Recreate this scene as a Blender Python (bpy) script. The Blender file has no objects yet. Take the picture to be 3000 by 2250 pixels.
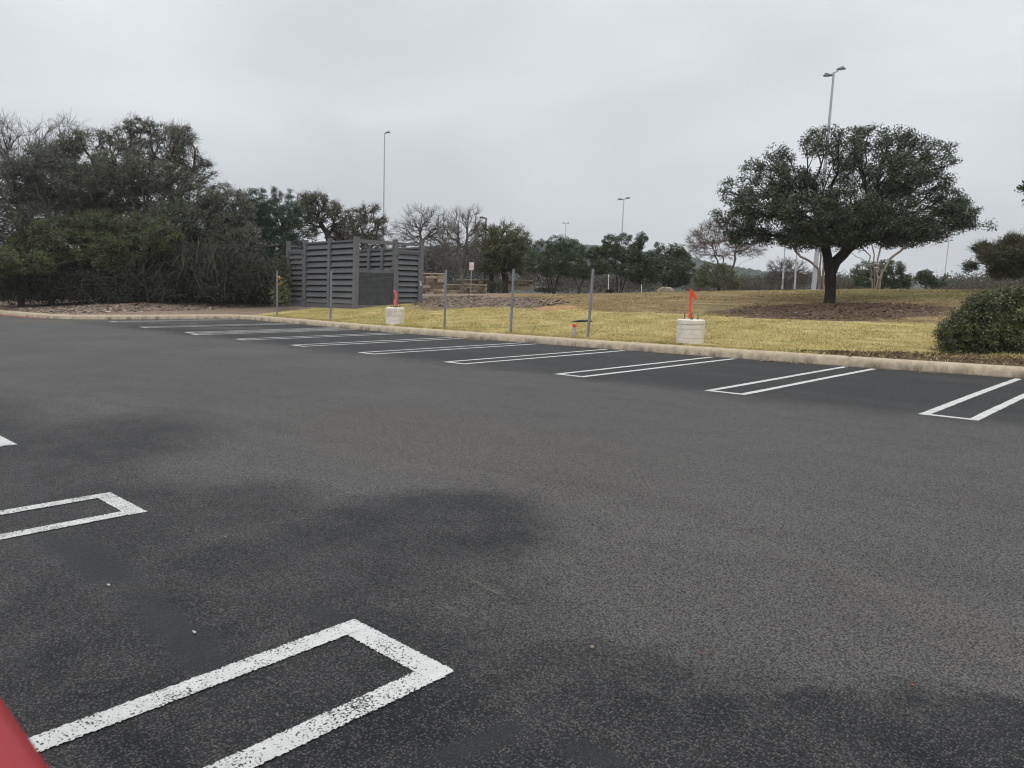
import bpy, math, random
import numpy as np
from mathutils import Vector, Matrix

# ------------------------------------------------------------------ camera, world, sun, exposure
SC = bpy.context.scene
COL = SC.collection
FPX, YAW, PITCH, ROLL, HC = 2215.99, -0.753, 0.1224, 0.0131, 1.3518   # solved from the parking grid
cy, sy = math.cos(YAW), math.sin(YAW); cp, sp = math.cos(PITCH), math.sin(PITCH)
CF = np.array([sy*cp, cy*cp, -sp]); _r = np.array([cy, -sy, 0.0]); _u = np.cross(_r, CF)
CR = _r*math.cos(ROLL)+_u*math.sin(ROLL); CU = -_r*math.sin(ROLL)+_u*math.cos(ROLL)
CAM = np.array([0.0, 0.0, HC])
cam_d = bpy.data.cameras.new('camera'); cam = bpy.data.objects.new('camera', cam_d); COL.objects.link(cam)
cam.matrix_world = Matrix(((CR[0], CU[0], -CF[0], CAM[0]), (CR[1], CU[1], -CF[1], CAM[1]), (CR[2], CU[2], -CF[2], CAM[2]), (0, 0, 0, 1)))
cam_d.sensor_width = 36; cam_d.lens = FPX/3000*36; cam_d.clip_start = 0.05; cam_d.clip_end = 6000
cam_d.dof.use_dof = True; cam_d.dof.focus_distance = 14; cam_d.dof.aperture_fstop = 8
SC.camera = cam
SC.cycles.filter_width = 1.15
SC.view_settings.view_transform = 'Standard'; SC.view_settings.look = 'None'
SC.view_settings.exposure = 0.12; SC.view_settings.gamma = 1.0

SUN_EL, SUN_AZ = math.radians(48), math.radians(150)
W = bpy.data.worlds.new('World'); SC.world = W; W.use_nodes = True
wn, wl = W.node_tree.nodes, W.node_tree.links; wn.clear()
wo = wn.new('ShaderNodeOutputWorld'); bg = wn.new('ShaderNodeBackground'); bg.inputs[1].default_value = 0.105
sky = wn.new('ShaderNodeTexSky'); sky.sky_type = 'NISHITA'; sky.sun_disc = False
sky.sun_elevation = SUN_EL; sky.sun_rotation = SUN_AZ; sky.dust_density = 3
tc = wn.new('ShaderNodeTexCoord')
sepw = wn.new('ShaderNodeSeparateXYZ'); wl.new(tc.outputs['Generated'], sepw.inputs[0])
# overcast deck: brighter towards the zenith, soft cloud structure
ramp = wn.new('ShaderNodeValToRGB'); cr = ramp.color_ramp
cr.elements[0].position = 0.0; cr.elements[0].color = (5.9, 6.1, 6.3, 1)
cr.elements[1].position = 1.0; cr.elements[1].color = (16.5, 16.8, 17.2, 1)
e = cr.elements.new(0.10); e.color = (6.1, 6.35, 6.6, 1)
e = cr.elements.new(0.35); e.color = (6.9, 7.2, 7.5, 1)
e = cr.elements.new(0.60); e.color = (12.0, 12.3, 12.7, 1)
wl.new(sepw.outputs[2], ramp.inputs[0])
mpw = wn.new('ShaderNodeMapping'); mpw.inputs['Scale'].default_value = (1, 1, 2.6); wl.new(tc.outputs['Generated'], mpw.inputs[0])
nz = wn.new('ShaderNodeTexNoise'); nz.inputs['Scale'].default_value = 2.3; nz.inputs['Detail'].default_value = 5; nz.inputs['Roughness'].default_value = 0.45
nz.inputs['Distortion'].default_value = 0.3
wl.new(mpw.outputs[0], nz.inputs[0])
mr = wn.new('ShaderNodeMapRange'); mr.inputs[1].default_value = 0.3; mr.inputs[2].default_value = 0.7
mr.inputs[3].default_value = 0.87; mr.inputs[4].default_value = 1.13; wl.new(nz.outputs[0], mr.inputs[0])
vm = wn.new('ShaderNodeVectorMath'); vm.operation = 'SCALE'; wl.new(ramp.outputs[0], vm.inputs[0]); wl.new(mr.outputs[0], vm.inputs['Scale'])
mx = wn.new('ShaderNodeMix'); mx.data_type = 'RGBA'; mx.inputs[0].default_value = 0.96
wl.new(sky.outputs[0], mx.inputs[6]); wl.new(vm.outputs[0], mx.inputs[7])
wl.new(mx.outputs[2], bg.inputs[0]); wl.new(bg.outputs[0], wo.inputs[0])
sd = bpy.data.lights.new('sun', 'SUN'); sd.energy = 0.7; sd.angle = math.radians(25); sd.color = (1.0, 0.97, 0.93)
sun = bpy.data.objects.new('sun', sd); COL.objects.link(sun)
sdir = Vector((math.sin(SUN_AZ)*math.cos(SUN_EL), math.cos(SUN_AZ)*math.cos(SUN_EL), math.sin(SUN_EL)))
sun.rotation_euler = sdir.to_track_quat('Z', 'Y').to_euler(); sun.location = (0, 0, 50)

# ------------------------------------------------------------------ pixel helpers (3000 x 2250 reference pixels -> world)
UPV = np.array([0.03815, 0.01464, 0.99916])          # direction upright things take (the lot itself slopes)
DH = np.array([CF[0], CF[1], 0.0]); DH /= np.linalg.norm(DH)
RH = np.array([CR[0], CR[1], 0.0]); RH /= np.linalg.norm(RH)
def ray(px, py): return CF + CR*(px-1500)/FPX + CU*(1125-py)/FPX
def at(px, py, dep): return CAM + ray(px, py)*dep
def gp(px, py, z=0.0):
    d = ray(px, py); t = (z-HC)/d[2]; return CAM + d*t
def project(P):
    d = np.asarray(P)-CAM; w = d@CF
    return 1500+FPX*(d@CR)/w, 1125-FPX*(d@CU)/w, w

# ------------------------------------------------------------------ object helpers
def tag(o, label=None, cat=None, group=None, kind=None):
    if label: o['label'] = label
    if cat: o['category'] = cat
    if group: o['group'] = group
    if kind: o['kind'] = kind
    return o
def link(name, me, mat=None, parent=None, loc=None):
    o = bpy.data.objects.new(name, me); COL.objects.link(o)
    if mat is not None: me.materials.append(mat)
    if parent is not None: o.parent = parent
    if loc is not None: o.location = loc
    return o
def empty(name, loc, label, cat, group=None):
    o = bpy.data.objects.new(name, None); COL.objects.link(o); o.location = tuple(loc); o.empty_display_size = 0.2
    return tag(o, label, cat, group)
class MB:
    """collects geometry, builds one mesh"""
    def __init__(s): s.v = []; s.f = []; s.n = 0; s.big = []
    def add(s, vs, fs):
        vs = np.asarray(vs, float).reshape(-1, 3); s.v.append(vs)
        for f in fs: s.f.append(tuple(i+s.n for i in f))
        s.n += len(vs)
    def quads(s, vs):                                   # (n,4,3) loose quads
        vs = np.asarray(vs, float); n = len(vs)
        if n == 0: return
        s.v.append(vs.reshape(-1, 3)); s.big.append(np.arange(n*4).reshape(n, 4)+s.n); s.n += n*4
    def indexed(s, vs, q):
        s.v.append(np.asarray(vs, float).reshape(-1, 3)); s.big.append(np.asarray(q)+s.n); s.n += len(s.v[-1])
    def box(s, c, size, rz=0.0, ax=None):
        h = np.array(size)/2.0
        p = np.array([[x, y, z] for z in (-1, 1) for y in (-1, 1) for x in (-1, 1)], float)*h
        if ax is not None: p = p@np.array(ax, float)
        elif rz:
            c_, s_ = math.cos(rz), math.sin(rz); p = p@np.array([[c_, s_, 0], [-s_, c_, 0], [0, 0, 1]])
        s.add(p+np.array(c), [(0, 2, 3, 1), (4, 5, 7, 6), (0, 1, 5, 4), (2, 6, 7, 3), (0, 4, 6, 2), (1, 3, 7, 5)])
    def tube(s, pts, rad, k=8, cap=True):
        pts = np.asarray(pts, float); n = len(pts)
        rad = np.full(n, rad) if np.isscalar(rad) else np.asarray(rad)
        vs = []; a = None
        for i in range(n):
            t = pts[min(i+1, n-1)]-pts[max(i-1, 0)]; t = t/(np.linalg.norm(t)+1e-9)
            if a is None:
                a = np.cross(t, [0.31, 0.2, 0.93]) if abs(t[2]) < .9 else np.cross(t, [1, 0.1, 0])
            a = a-t*(a@t); a /= np.linalg.norm(a); b = np.cross(t, a)
            for j in range(k):
                th = 2*math.pi*j/k; vs.append(pts[i]+(a*math.cos(th)+b*math.sin(th))*rad[i])
        fs = [(i*k+j, i*k+(j+1) % k, (i+1)*k+(j+1) % k, (i+1)*k+j) for i in range(n-1) for j in range(k)]
        if cap: fs += [tuple(range(k))[::-1], tuple((n-1)*k+j for j in range(k))]
        s.add(vs, fs)
    def build(s, name, mat=None, parent=None, smooth=False, bevel=0, loc=None):
        v = np.concatenate(s.v) if s.v else np.zeros((0, 3))
        if loc is not None: v = v-np.asarray(loc)
        me = bpy.data.meshes.new(name)
        if s.big and not s.f:
            q = np.concatenate(s.big); n = len(q)
            me.vertices.add(len(v)); me.vertices.foreach_set('co', v.ravel())
            me.loops.add(n*4); me.loops.foreach_set('vertex_index', q.ravel().astype(np.int32))
            me.polygons.add(n); me.polygons.foreach_set('loop_start', np.arange(0, n*4, 4, dtype=np.int32))
            me.update(calc_edges=True); me.validate()
        else:
            f = list(s.f)
            for q in s.big: f += [tuple(r) for r in q.tolist()]
            me.from_pydata(v.tolist(), [], f); me.update()
        if smooth: me.polygons.foreach_set('use_smooth', np.ones(len(me.polygons), dtype=bool))
        o = link(name, me, mat, parent, None if loc is None else tuple(loc))
        if bevel:
            m = o.modifiers.new('bevel', 'BEVEL'); m.width = bevel; m.segments = 2; m.limit_method = 'ANGLE'
        return o
def sub(root, mb, name, mat, **k):
    """a part under a thing: geometry given in world space"""
    o = mb.build(name, mat, None, **k); o.parent = root
    o.matrix_parent_inverse = Matrix.Translation(root.location).inverted(); return o
def subsub(par, mb, name, mat, root, **k):
    o = mb.build(name, mat, None, **k); o.parent = par
    o.matrix_parent_inverse = Matrix.Translation(root.location).inverted() if False else Matrix.Identity(4)
    return o

# ------------------------------------------------------------------ material helpers
class NM:
    def __init__(s, name, rough=0.8, spec=0.3):
        s.m = bpy.data.materials.new(name); s.m.use_nodes = True; s.t = s.m.node_tree; s.N = s.t.nodes; s.L = s.t.links
        s.b = s.N['Principled BSDF']; s.b.inputs['Roughness'].default_value = rough; s.b.inputs['Specular IOR Level'].default_value = spec
        s.geo = s.N.new('ShaderNodeNewGeometry'); s.pos = s.geo.outputs['Position']
    def node(s, t, **k):
        n = s.N.new(t)
        for a, b in k.items(): setattr(n, a, b)
        return n
    def put(s, sock, v):
        if isinstance(v, bpy.types.NodeSocket): s.L.new(v, sock)
        else:
            if isinstance(v, (tuple, list)) and len(v) == 3 and sock.type == 'RGBA': v = (*v, 1)
            sock.default_value = v
    def mapping(s, v, loc=(0, 0, 0), rot=(0, 0, 0), sc=(1, 1, 1), typ='POINT'):
        n = s.node('ShaderNodeMapping', vector_type=typ); s.L.new(v, n.inputs[0])
        n.inputs[1].default_value = loc; n.inputs[2].default_value = rot; n.inputs[3].default_value = sc; return n.outputs[0]
    def noise(s, v, scale, detail=3, rough=0.5, dist=0.0):
        n = s.node('ShaderNodeTexNoise'); s.L.new(v, n.inputs['Vector']); n.inputs['Scale'].default_value = scale
        n.inputs['Detail'].default_value = detail; n.inputs['Roughness'].default_value = rough; n.inputs['Distortion'].default_value = dist; return n.outputs[0]
    def voro(s, v, scale, feature='F1', out=0, rnd=1.0):
        n = s.node('ShaderNodeTexVoronoi', feature=feature); s.L.new(v, n.inputs['Vector']); n.inputs['Scale'].default_value = scale
        n.inputs['Randomness'].default_value = rnd; return n.outputs[out]
    def rng(s, v, a, b, c=0.0, d=1.0, smooth=False):
        n = s.node('ShaderNodeMapRange'); n.interpolation_type = 'SMOOTHSTEP' if smooth else 'LINEAR'
        s.put(n.inputs[0], v)
        for i, x in enumerate((a, b, c, d)): s.put(n.inputs[i+1], x)
        return n.outputs[0]
    def math(s, op, a, b=0.0, c=0.0, clamp=False):
        n = s.node('ShaderNodeMath', operation=op, use_clamp=clamp); s.put(n.inputs[0], a); s.put(n.inputs[1], b); s.put(n.inputs[2], c); return n.outputs[0]
    def mix(s, f, a, b, blend='MIX'):
        n = s.node('ShaderNodeMix', data_type='RGBA', blend_type=blend); s.put(n.inputs[0], f); s.put(n.inputs[6], a); s.put(n.inputs[7], b); return n.outputs[2]
    def val(s, v, col):                                  # scale colour by value
        n = s.node('ShaderNodeVectorMath', operation='SCALE'); s.put(n.inputs[0], col); s.put(n.inputs['Scale'], v); return n.outputs[0]
    def ramp(s, v, stops, interp='LINEAR'):
        n = s.node('ShaderNodeValToRGB'); r = n.color_ramp; r.interpolation = interp
        while len(r.elements) > 2: r.elements.remove(r.elements[-1])
        r.elements[0].position = stops[0][0]; r.elements[0].color = (*stops[0][1], 1)
        r.elements[1].position = stops[-1][0]; r.elements[1].color = (*stops[-1][1], 1)
        for p, c in stops[1:-1]: r.elements.new(p).color = (*c, 1)
        s.put(n.inputs[0], v); return n.outputs[0]
    def bump(s, h, strength=0.3, dist=0.02):
        n = s.node('ShaderNodeBump'); n.inputs['Strength'].default_value = strength; n.inputs['Distance'].default_value = dist
        s.L.new(h, n.inputs['Height']); s.L.new(n.outputs[0], s.b.inputs['Normal'])
    def col(s, c): s.put(s.b.inputs['Base Color'], c)
    def rough(s, c): s.put(s.b.inputs['Roughness'], c)
    def blob(s, cx, cy_, ax, ay, rot, soft=0.6, wob=None):
        v = wob if wob is not None else s.pos
        m = s.mapping(v, (cx, cy_, 0), (0, 0, rot), (ax, ay, 1e3), 'TEXTURE')
        n = s.node('ShaderNodeVectorMath', operation='LENGTH'); s.L.new(m, n.inputs[0])
        return s.rng(n.outputs['Value'], 1.0+soft*.5, 1.0-soft*.5, 0, 1, True)

def leaf_mat(name, cols, rough=0.5, trans=0.18, spec=0.35):
    k = NM(name, rough, spec)
    rnd = k.geo.outputs['Random Per Island']
    n = k.noise(k.pos, 0.9, 2)
    v = k.math('ADD', k.math('MULTIPLY', rnd, 0.75), k.math('MULTIPLY', k.rng(n, .3, .7), 0.25))
    c = k.ramp(v, [(i/(len(cols)-1), c) for i, c in enumerate(cols)]); k.col(c)
    tr = k.node('ShaderNodeBsdfTranslucent'); k.L.new(c, tr.inputs[0])
    ms = k.node('ShaderNodeMixShader'); ms.inputs[0].default_value = trans
    k.L.new(k.b.outputs[0], ms.inputs[1]); k.L.new(tr.outputs[0], ms.inputs[2])
    k.L.new(ms.outputs[0], k.N['Material Output'].inputs[0]); return k.m
def bark_mat(name, c1, c2, scale=6):
    k = NM(name, 0.9, 0.15)
    v = k.mapping(k.pos, sc=(1, 1, 0.25)); n = k.noise(v, scale*3, 5, .65); n2 = k.noise(k.pos, 1.5, 2)
    c = k.mix(k.rng(n, .3, .7), c1, c2); c = k.val(k.rng(n2, .3, .7, .75, 1.2), c); k.col(c)
    k.bump(n, .6, .03); return k.m
def plain(name, c, rough=0.5, metal=0.0, var=0.12, scale=12, spec=0.4, bump=0.0):
    k = NM(name, rough, spec); k.b.inputs['Metallic'].default_value = metal
    n = k.noise(k.pos, scale, 4, .6); k.col(k.val(k.rng(n, .3, .7, 1-var, 1+var), c))
    k.rough(k.rng(n, .3, .7, rough-.07, min(1, rough+.1)))
    if bump: k.bump(n, bump, .01)
    return k.m
def painted_chip(name, cols, rough=0.9):
    k = NM(name, rough, .1); k.col(k.ramp(k.geo.outputs['Random Per Island'], [(i/(len(cols)-1), c) for i, c in enumerate(cols)])); return k.m

# ------------------------------------------------------------------ ASPHALT
TIPY = 9.55
def asphalt_nodes(k):
    w = k.node('ShaderNodeVectorMath', operation='ADD')
    nzv = k.node('ShaderNodeTexNoise'); nzv.inputs['Scale'].default_value = 0.9; nzv.inputs['Detail'].default_value = 8; nzv.inputs['Roughness'].default_value = .66
    k.L.new(k.pos, nzv.inputs['Vector'])
    sc_ = k.node('ShaderNodeVectorMath', operation='SCALE'); sc_.inputs['Scale'].default_value = 1.5
    sb_ = k.node('ShaderNodeVectorMath', operation='SUBTRACT'); sb_.inputs[1].default_value = (.5, .5, .5)
    k.L.new(nzv.outputs['Color'], sb_.inputs[0]); k.L.new(sb_.outputs[0], sc_.inputs[0])
    k.L.new(k.pos, w.inputs[0]); k.L.new(sc_.outputs[0], w.inputs[1]); wob = w.outputs[0]
    # aggregate
    flat = k.mapping(k.pos, sc=(1, 1, 1))
    vc = k.node('ShaderNodeTexVoronoi'); k.L.new(flat, vc.inputs['Vector']); vc.inputs['Scale'].default_value = 118
    vd = vc.outputs['Distance']
    sepc = k.node('ShaderNodeSeparateColor'); k.L.new(vc.outputs['Color'], sepc.inputs[0])
    rnd, rnd2 = sepc.outputs[0], sepc.outputs[1]
    fine = k.noise(k.pos, 260, 2, .6)
    med = k.noise(k.pos, 26, 4, .6)
    big = k.noise(k.pos, 0.55, 5, .6)
    big2 = k.noise(k.mapping(k.pos, sc=(.35, 1.2, 1)), 1.1, 4, .55)
    # worn aisle (light) versus fresh sealed stalls (dark)
    sep = k.node('ShaderNodeSeparateXYZ'); k.L.new(wob, sep.inputs[0]); y = sep.outputs[1]; x = sep.outputs[0]
    seal = k.rng(y, TIPY-.9, TIPY+.5, 0, 1, True)
    seal = k.math('MULTIPLY', seal, k.rng(x, -31, -24, .35, 1, True))
    near = k.rng(y, 2.75, 1.7, 0, .72, True)
    dark = None
    def add(b, s):
        nonlocal dark
        b = k.math('MULTIPLY', b, s)
        dark = b if dark is None else k.math('MAXIMUM', dark, b)
    for (px, py, rx, ry, st, soft) in [(1200, 1540, 430, 110, .85, .5), (980, 1660, 520, 170, .8, .6), (700, 1600, 450, 130, .6, .9), (200, 1320, 340, 110, .75, .9), (420, 1750, 620, 260, .75, .8),
                                       (1900, 2150, 900, 190, .9, .6), (2850, 2200, 420, 160, .95, .7), (900, 2080, 700, 330, .9, .7),
                                       (700, 1500, 260, 90, .7, .9), (1700, 1960, 600, 120, .7, .8), (200, 2000, 400, 350, .9, .8)]:
        c = gp(px, py); a = (gp(px+rx, py)-gp(px-rx, py))/2; b = (gp(px, py-ry)-gp(px, py+ry))/2
        add(k.blob(c[0], c[1], np.linalg.norm(a), np.linalg.norm(b), math.atan2(a[1], a[0]), soft, wob), st)
    dark = k.math('MAXIMUM', dark, near)
    dark = k.math('MULTIPLY', dark, k.rng(k.noise(k.pos, 2.4, 6, .65), .34, .6, .62, 1.05), clamp=True)
    seal2 = k.math('MULTIPLY', seal, .8)
    dk = k.math('MAXIMUM', dark, seal2, clamp=True)
    base = k.mix(dk, (0.142, 0.137, 0.135), (0.0135, 0.0165, 0.0215))
    base = k.mix(k.rng(big2, .5, .75, 0, .35), base, (0.125, 0.12, 0.118))
    base = k.val(k.rng(big, .3, .7, .88, 1.12), base)
    # broad paler patch in mid aisle, tan dust streaks
    dust_and_pale = None
    for (px, py, rx, ry, sl) in [(2650, 1735, 300, 26, .5), (2930, 1850, 120, 45, .45), (480, 1700, 60, 45, .2), (1330, 1290, 340, 80, .3), (160, 940, 180, 5, .8), (660, 962, 130, 4, .6)]:
        c = gp(px, py); dx = gp(px+rx, py+rx*.28*(1 if py > 1000 else 0))-gp(px-rx, py-rx*.28*(1 if py > 1000 else 0)); a = dx/2; b = (gp(px, py-ry)-gp(px, py+ry))/2
        bb = k.math('MULTIPLY', k.blob(c[0], c[1], np.linalg.norm(a), max(.04, np.linalg.norm(b)*.7), math.atan2(a[1], a[0]), 1.2, wob), sl)
        dust_and_pale = bb if dust_and_pale is None else k.math('MAXIMUM', dust_and_pale, bb)
    for (x0, y0, x1, y1, w_, sl) in [(1368, 1688, 1492, 1756, .010, 1.0), (1275, 1758, 1365, 1806, .010, .8), (1650, 1640, 1725, 1610, .012, .6), (2205, 1560, 2290, 1600, .02, .25), (1745, 1375, 1800, 1392, .02, .5)]:
        a_, b_ = gp(x0, y0), gp(x1, y1); m_ = (a_+b_)/2; d_ = (b_-a_)/2
        wob2 = k.node('ShaderNodeVectorMath', operation='MULTIPLY_ADD'); k.L.new(sb_.outputs[0], wob2.inputs[0]); wob2.inputs[1].default_value = (.03, .03, .03); k.L.new(k.pos, wob2.inputs[2])
        bb = k.math('MULTIPLY', k.blob(m_[0], m_[1], np.linalg.norm(d_), w_, math.atan2(d_[1], d_[0]), .9, wob2.outputs[0]), sl); dust_and_pale = k.math('MAXIMUM', dust_and_pale, bb)
    dust_and_pale = k.math('MULTIPLY', dust_and_pale, k.rng(med, .35, .6, .4, 1))
    streak = None                                        # smooth sealer drips where the stones are covered
    for (x0, y0, x1, y1, w_) in [(150, 1570, 430, 1720, .11), (400, 1740, 640, 2010, .085), (900, 1790, 1020, 1850, .06), (1250, 2230, 1500, 2130, .05), (1600, 2180, 1800, 2240, .06)]:
        a_, b_ = gp(x0, y0), gp(x1, y1); m_ = (a_+b_)/2; d_ = (b_-a_)/2
        wob3 = k.node('ShaderNodeVectorMath', operation='MULTIPLY_ADD'); k.L.new(sb_.outputs[0], wob3.inputs[0]); wob3.inputs[1].default_value = (.35, .35, .35); k.L.new(k.pos, wob3.inputs[2])
        bb = k.blob(m_[0], m_[1], np.linalg.norm(d_), w_, math.atan2(d_[1], d_[0]), 1.0, wob3.outputs[0]); streak = bb if streak is None else k.math('MAXIMUM', streak, bb)
    base = k.mix(dust_and_pale, base, (0.19, 0.165, 0.135))
    # stones: some cells are pale aggregate
    stone = k.math('MULTIPLY', k.rng(rnd, .50, .60), k.rng(vd, .55, .30, 0, 1, True))
    stone = k.math('MULTIPLY', stone, k.rng(med, .36, .56, .35, 1))
    scol = k.mix(rnd2, (0.29, 0.25, 0.185), (0.19, 0.19, 0.185))
    scol = k.mix(k.math('MULTIPLY', dk, .35), scol, (0.07, 0.07, 0.07))
    gap = k.math('MULTIPLY', k.rng(vd, .35, .75, 1.1, .3), k.rng(k.noise(k.pos, 95, 2, .7), .33, .67, .62, 1.4))
    c = k.val(k.math('MULTIPLY', gap, k.rng(fine, .3, .7, .72, 1.28)), base)
    stone = k.math('MULTIPLY', stone, k.rng(streak, 0, 1, 1, .25)); c = k.mix(k.math('MULTIPLY', streak, .6), c, (.034, .038, .043))
    # faint tyre arcs in the aisle
    wv = k.node('ShaderNodeVectorMath', operation='DISTANCE'); k.L.new(wob, wv.inputs[0]); wv.inputs[1].default_value = (-2, -26, 0)
    arc = k.noise(k.mapping(wv.outputs['Value'], sc=(1, 1, 1)), 2.6, 3, .6) if False else None
    wn_ = k.node('ShaderNodeTexNoise'); wn_.noise_dimensions = '1D'; k.L.new(k.math('MULTIPLY', wv.outputs['Value'], 1.5), wn_.inputs['W']); wn_.inputs['Scale'].default_value = 2.2; wn_.inputs['Detail'].default_value = 3
    c = k.val(k.math('MULTIPLY_ADD', k.math('SUBTRACT', k.rng(wn_.outputs[0], .35, .65, .93, 1.05), 1.0), k.math('SUBTRACT', 1.0, dk, clamp=True), 1.0), c)
    c = k.mix(k.math('MULTIPLY', stone, k.rng(dk, 0, 1, .75, .62)), c, scol)
    h = k.math('ADD', k.rng(vd, 0, .7, 1, 0), k.math('MULTIPLY', fine, .35))
    h = k.math('ADD', h, k.math('MULTIPLY', med, .8))
    return c, h, dk, vd, med, fine, rnd
k = NM('asphalt', .78, .2); c, h, dk, vd, med, fine, rnd = asphalt_nodes(k)
k.col(c); k.bump(h, 1.0, .011); k.rough(k.rng(dk, 0, 1, .88, .68)); ASPH = k.m

# white marking paint, worn down to the aggregate
k = NM('marking_paint', .65, .35); c, h, dk, vd, med, fine, rnd = asphalt_nodes(k)
wear = k.noise(k.pos, 3.2, 3, .6); pit = k.math('ADD', k.math('MULTIPLY', k.noise(k.pos, 120, 2, .6), .75), k.math('MULTIPLY', vd, .42))
thr = k.rng(wear, .36, .66, .77, .585)
pf = k.rng(pit, k.math('SUBTRACT', thr, .03), k.math('ADD', thr, .03), 1, 0) if False else None
df = k.math('SUBTRACT', thr, pit); pf = k.rng(df, -.02, .03, 0, 1)
wc = k.val(k.rng(k.noise(k.pos, 14, 3), .3, .7, .9, 1.05), (0.53, 0.535, 0.515))
k.col(k.mix(pf, c, wc)); k.bump(h, .6, .005); PAINT = k.m
k = NM('marking_paint_far', .65, .35); c, h, dk, vd, med, fine, rnd = asphalt_nodes(k)
wear = k.noise(k.pos, 2.2, 4, .6)
wc = k.val(k.rng(k.noise(k.pos, 9, 3), .3, .7, .85, 1.05), (0.53, 0.53, 0.51))
k.col(k.mix(k.rng(wear, .30, .48, .72, .97), c, wc)); k.bump(h, .4, .005); PAINTF = k.m
k = NM('worn_paint', .8, .2); c, h, dk, vd, med, fine, rnd = asphalt_nodes(k)
k.col(k.mix(k.rng(k.noise(k.pos, 5, 4), .42, .6, 0, .55), c, (.42, .40, .36))); WORN = k.m
k = NM('red_kerb_paint', .7, .3); k.col(k.mix(k.rng(k.noise(k.pos, 6, 4), .45, .65), (.33, .06, .05), (.25, .2, .18))); REDP = k.m

# lot: big flat sheet
mb = MB(); mb.add([(-160, -60, 0), (60, -60, 0), (60, 16.2, 0), (-160, 16.2, 0)], [(0, 1, 2, 3)])
tag(mb.build('parking_lot', ASPH), kind='structure')

# kerb line (lot side face), measured
KP = [(45, 15.3), (10, 15.25), (-2.4, 15.1), (-4.5, 14.95), (-8.3, 14.8), (-12, 14.75), (-17.9, 14.78), (-21.4, 14.95), (-24.8, 15.3), (-28.2, 15.6),
      (-30.2, 15.75), (-31.2, 15.5), (-31.6, 14.6), (-32.0, 12.7), (-32.6, 11.0), (-33.3, 10.0), (-34.6, 9.5), (-37, 9.25), (-41, 9.05), (-60, 8.4), (-160, 6)]
KP = np.array(KP, float)
def smooth_poly(P, step=0.25):
    out = []
    n = len(P)
    for i in range(n-1):
        p0, p1, p2, p3 = P[max(i-1, 0)], P[i], P[i+1], P[min(i+2, n-1)]
        L = np.linalg.norm(p2-p1); m = max(2, int(L/step)) if L < 15 else max(2, int(L/2))
        # limited-tangent hermite
        t1 = (p2-p0); t2 = (p3-p1); t1 = t1/np.linalg.norm(t1)*L; t2 = t2/np.linalg.norm(t2)*L
        for j in range(m):
            t = j/m; a = 2*t**3-3*t**2+1; b = t**3-2*t**2+t; c_ = -2*t**3+3*t**2; d = t**3-t**2
            out.append(a*p1+b*t1+c_*p2+d*t2)
    out.append(P[-1]); return np.array(out)
KL = smooth_poly(KP)
KT = np.gradient(KL, axis=0); KT /= np.linalg.norm(KT, axis=1)[:, None]
KN = np.stack([KT[:, 1], -KT[:, 0]], 1)      # outward (away from the lot): line runs to -x, normal +y
KS = np.concatenate([[0], np.cumsum(np.linalg.norm(np.diff(KL, axis=0), axis=1))])

def kdist(xy):
    """signed distance behind the kerb (positive on the lawn)"""
    xy = np.atleast_2d(xy); out = np.empty(len(xy))
    A = KL[:-1]; B = KL[1:]; AB = B-A; L2 = (AB**2).sum(1)
    for s in range(0, len(xy), 4000):
        p = xy[s:s+4000][:, None, :]
        t = np.clip(((p-A)*AB).sum(2)/L2, 0, 1); q = A+t[..., None]*AB; d = np.linalg.norm(p-q, axis=2)
        i = d.argmin(1); r = np.arange(len(i)); dd = d[r, i]; v = p[:, 0]-q[r, i]
        out[s:s+4000] = dd*np.sign((v*KN[np.minimum(i, len(KN)-1)]).sum(1))
    return out
def sstep(a, b, x): t = np.clip((x-a)/(b-a), 0, 1); return t*t*(3-2*t)
def vnoise(x, y, s, seed=0):
    x = np.asarray(x)*s+seed*17.3; y = np.asarray(y)*s-seed*9.1
    return (np.sin(x*1.3+np.sin(y*1.7))+np.sin(y*1.1+2*np.sin(x*.7))+np.sin((x+y)*.9+np.sin(x-y)))/3
def height(x, y, d=None):
    x = np.asarray(x, float); y = np.asarray(y, float)
    if d is None: d = kdist(np.stack([x.ravel(), y.ravel()], 1)).reshape(x.shape)
    zc = 1.19+.46*sstep(-29, -9, x)+.25*sstep(-9, 8, x)
    lin = .180+.084*np.maximum(d, 0)
    k_ = .12
    z = -k_*np.log(np.exp(-lin/k_)+np.exp(-zc/k_))        # smooth min
    z = z+vnoise(x, y, .45)*.025*np.clip(d/3, 0, 1)
    z = z-np.clip((d-34)/40, 0, 1)*1.3
    return np.where(d < 0, -0.5, z)
def T(px, py, tmax=70):
    """first terrain hit along a pixel's ray"""
    d = ray(px, py); d = d/np.linalg.norm(d); t = np.arange(6, tmax, .05)
    P = CAM+d*t[:, None]; z = height(P[:, 0], P[:, 1]); i = np.argmax((P[:, 2] < z) & (z > -.4))
    if not (P[i, 2] < z[i]): return at(px, py, 40)
    return np.array([P[i, 0], P[i, 1], z[i]])

def behind(px, py, dmin):
    """the terrain point in a pixel column at least dmin behind the kerb face"""
    for i in range(200):
        P = T(px, py)
        if P[2] > 0 and kdist(P[:2])[0] >= dmin: return P
        py -= .5
    return P
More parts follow.
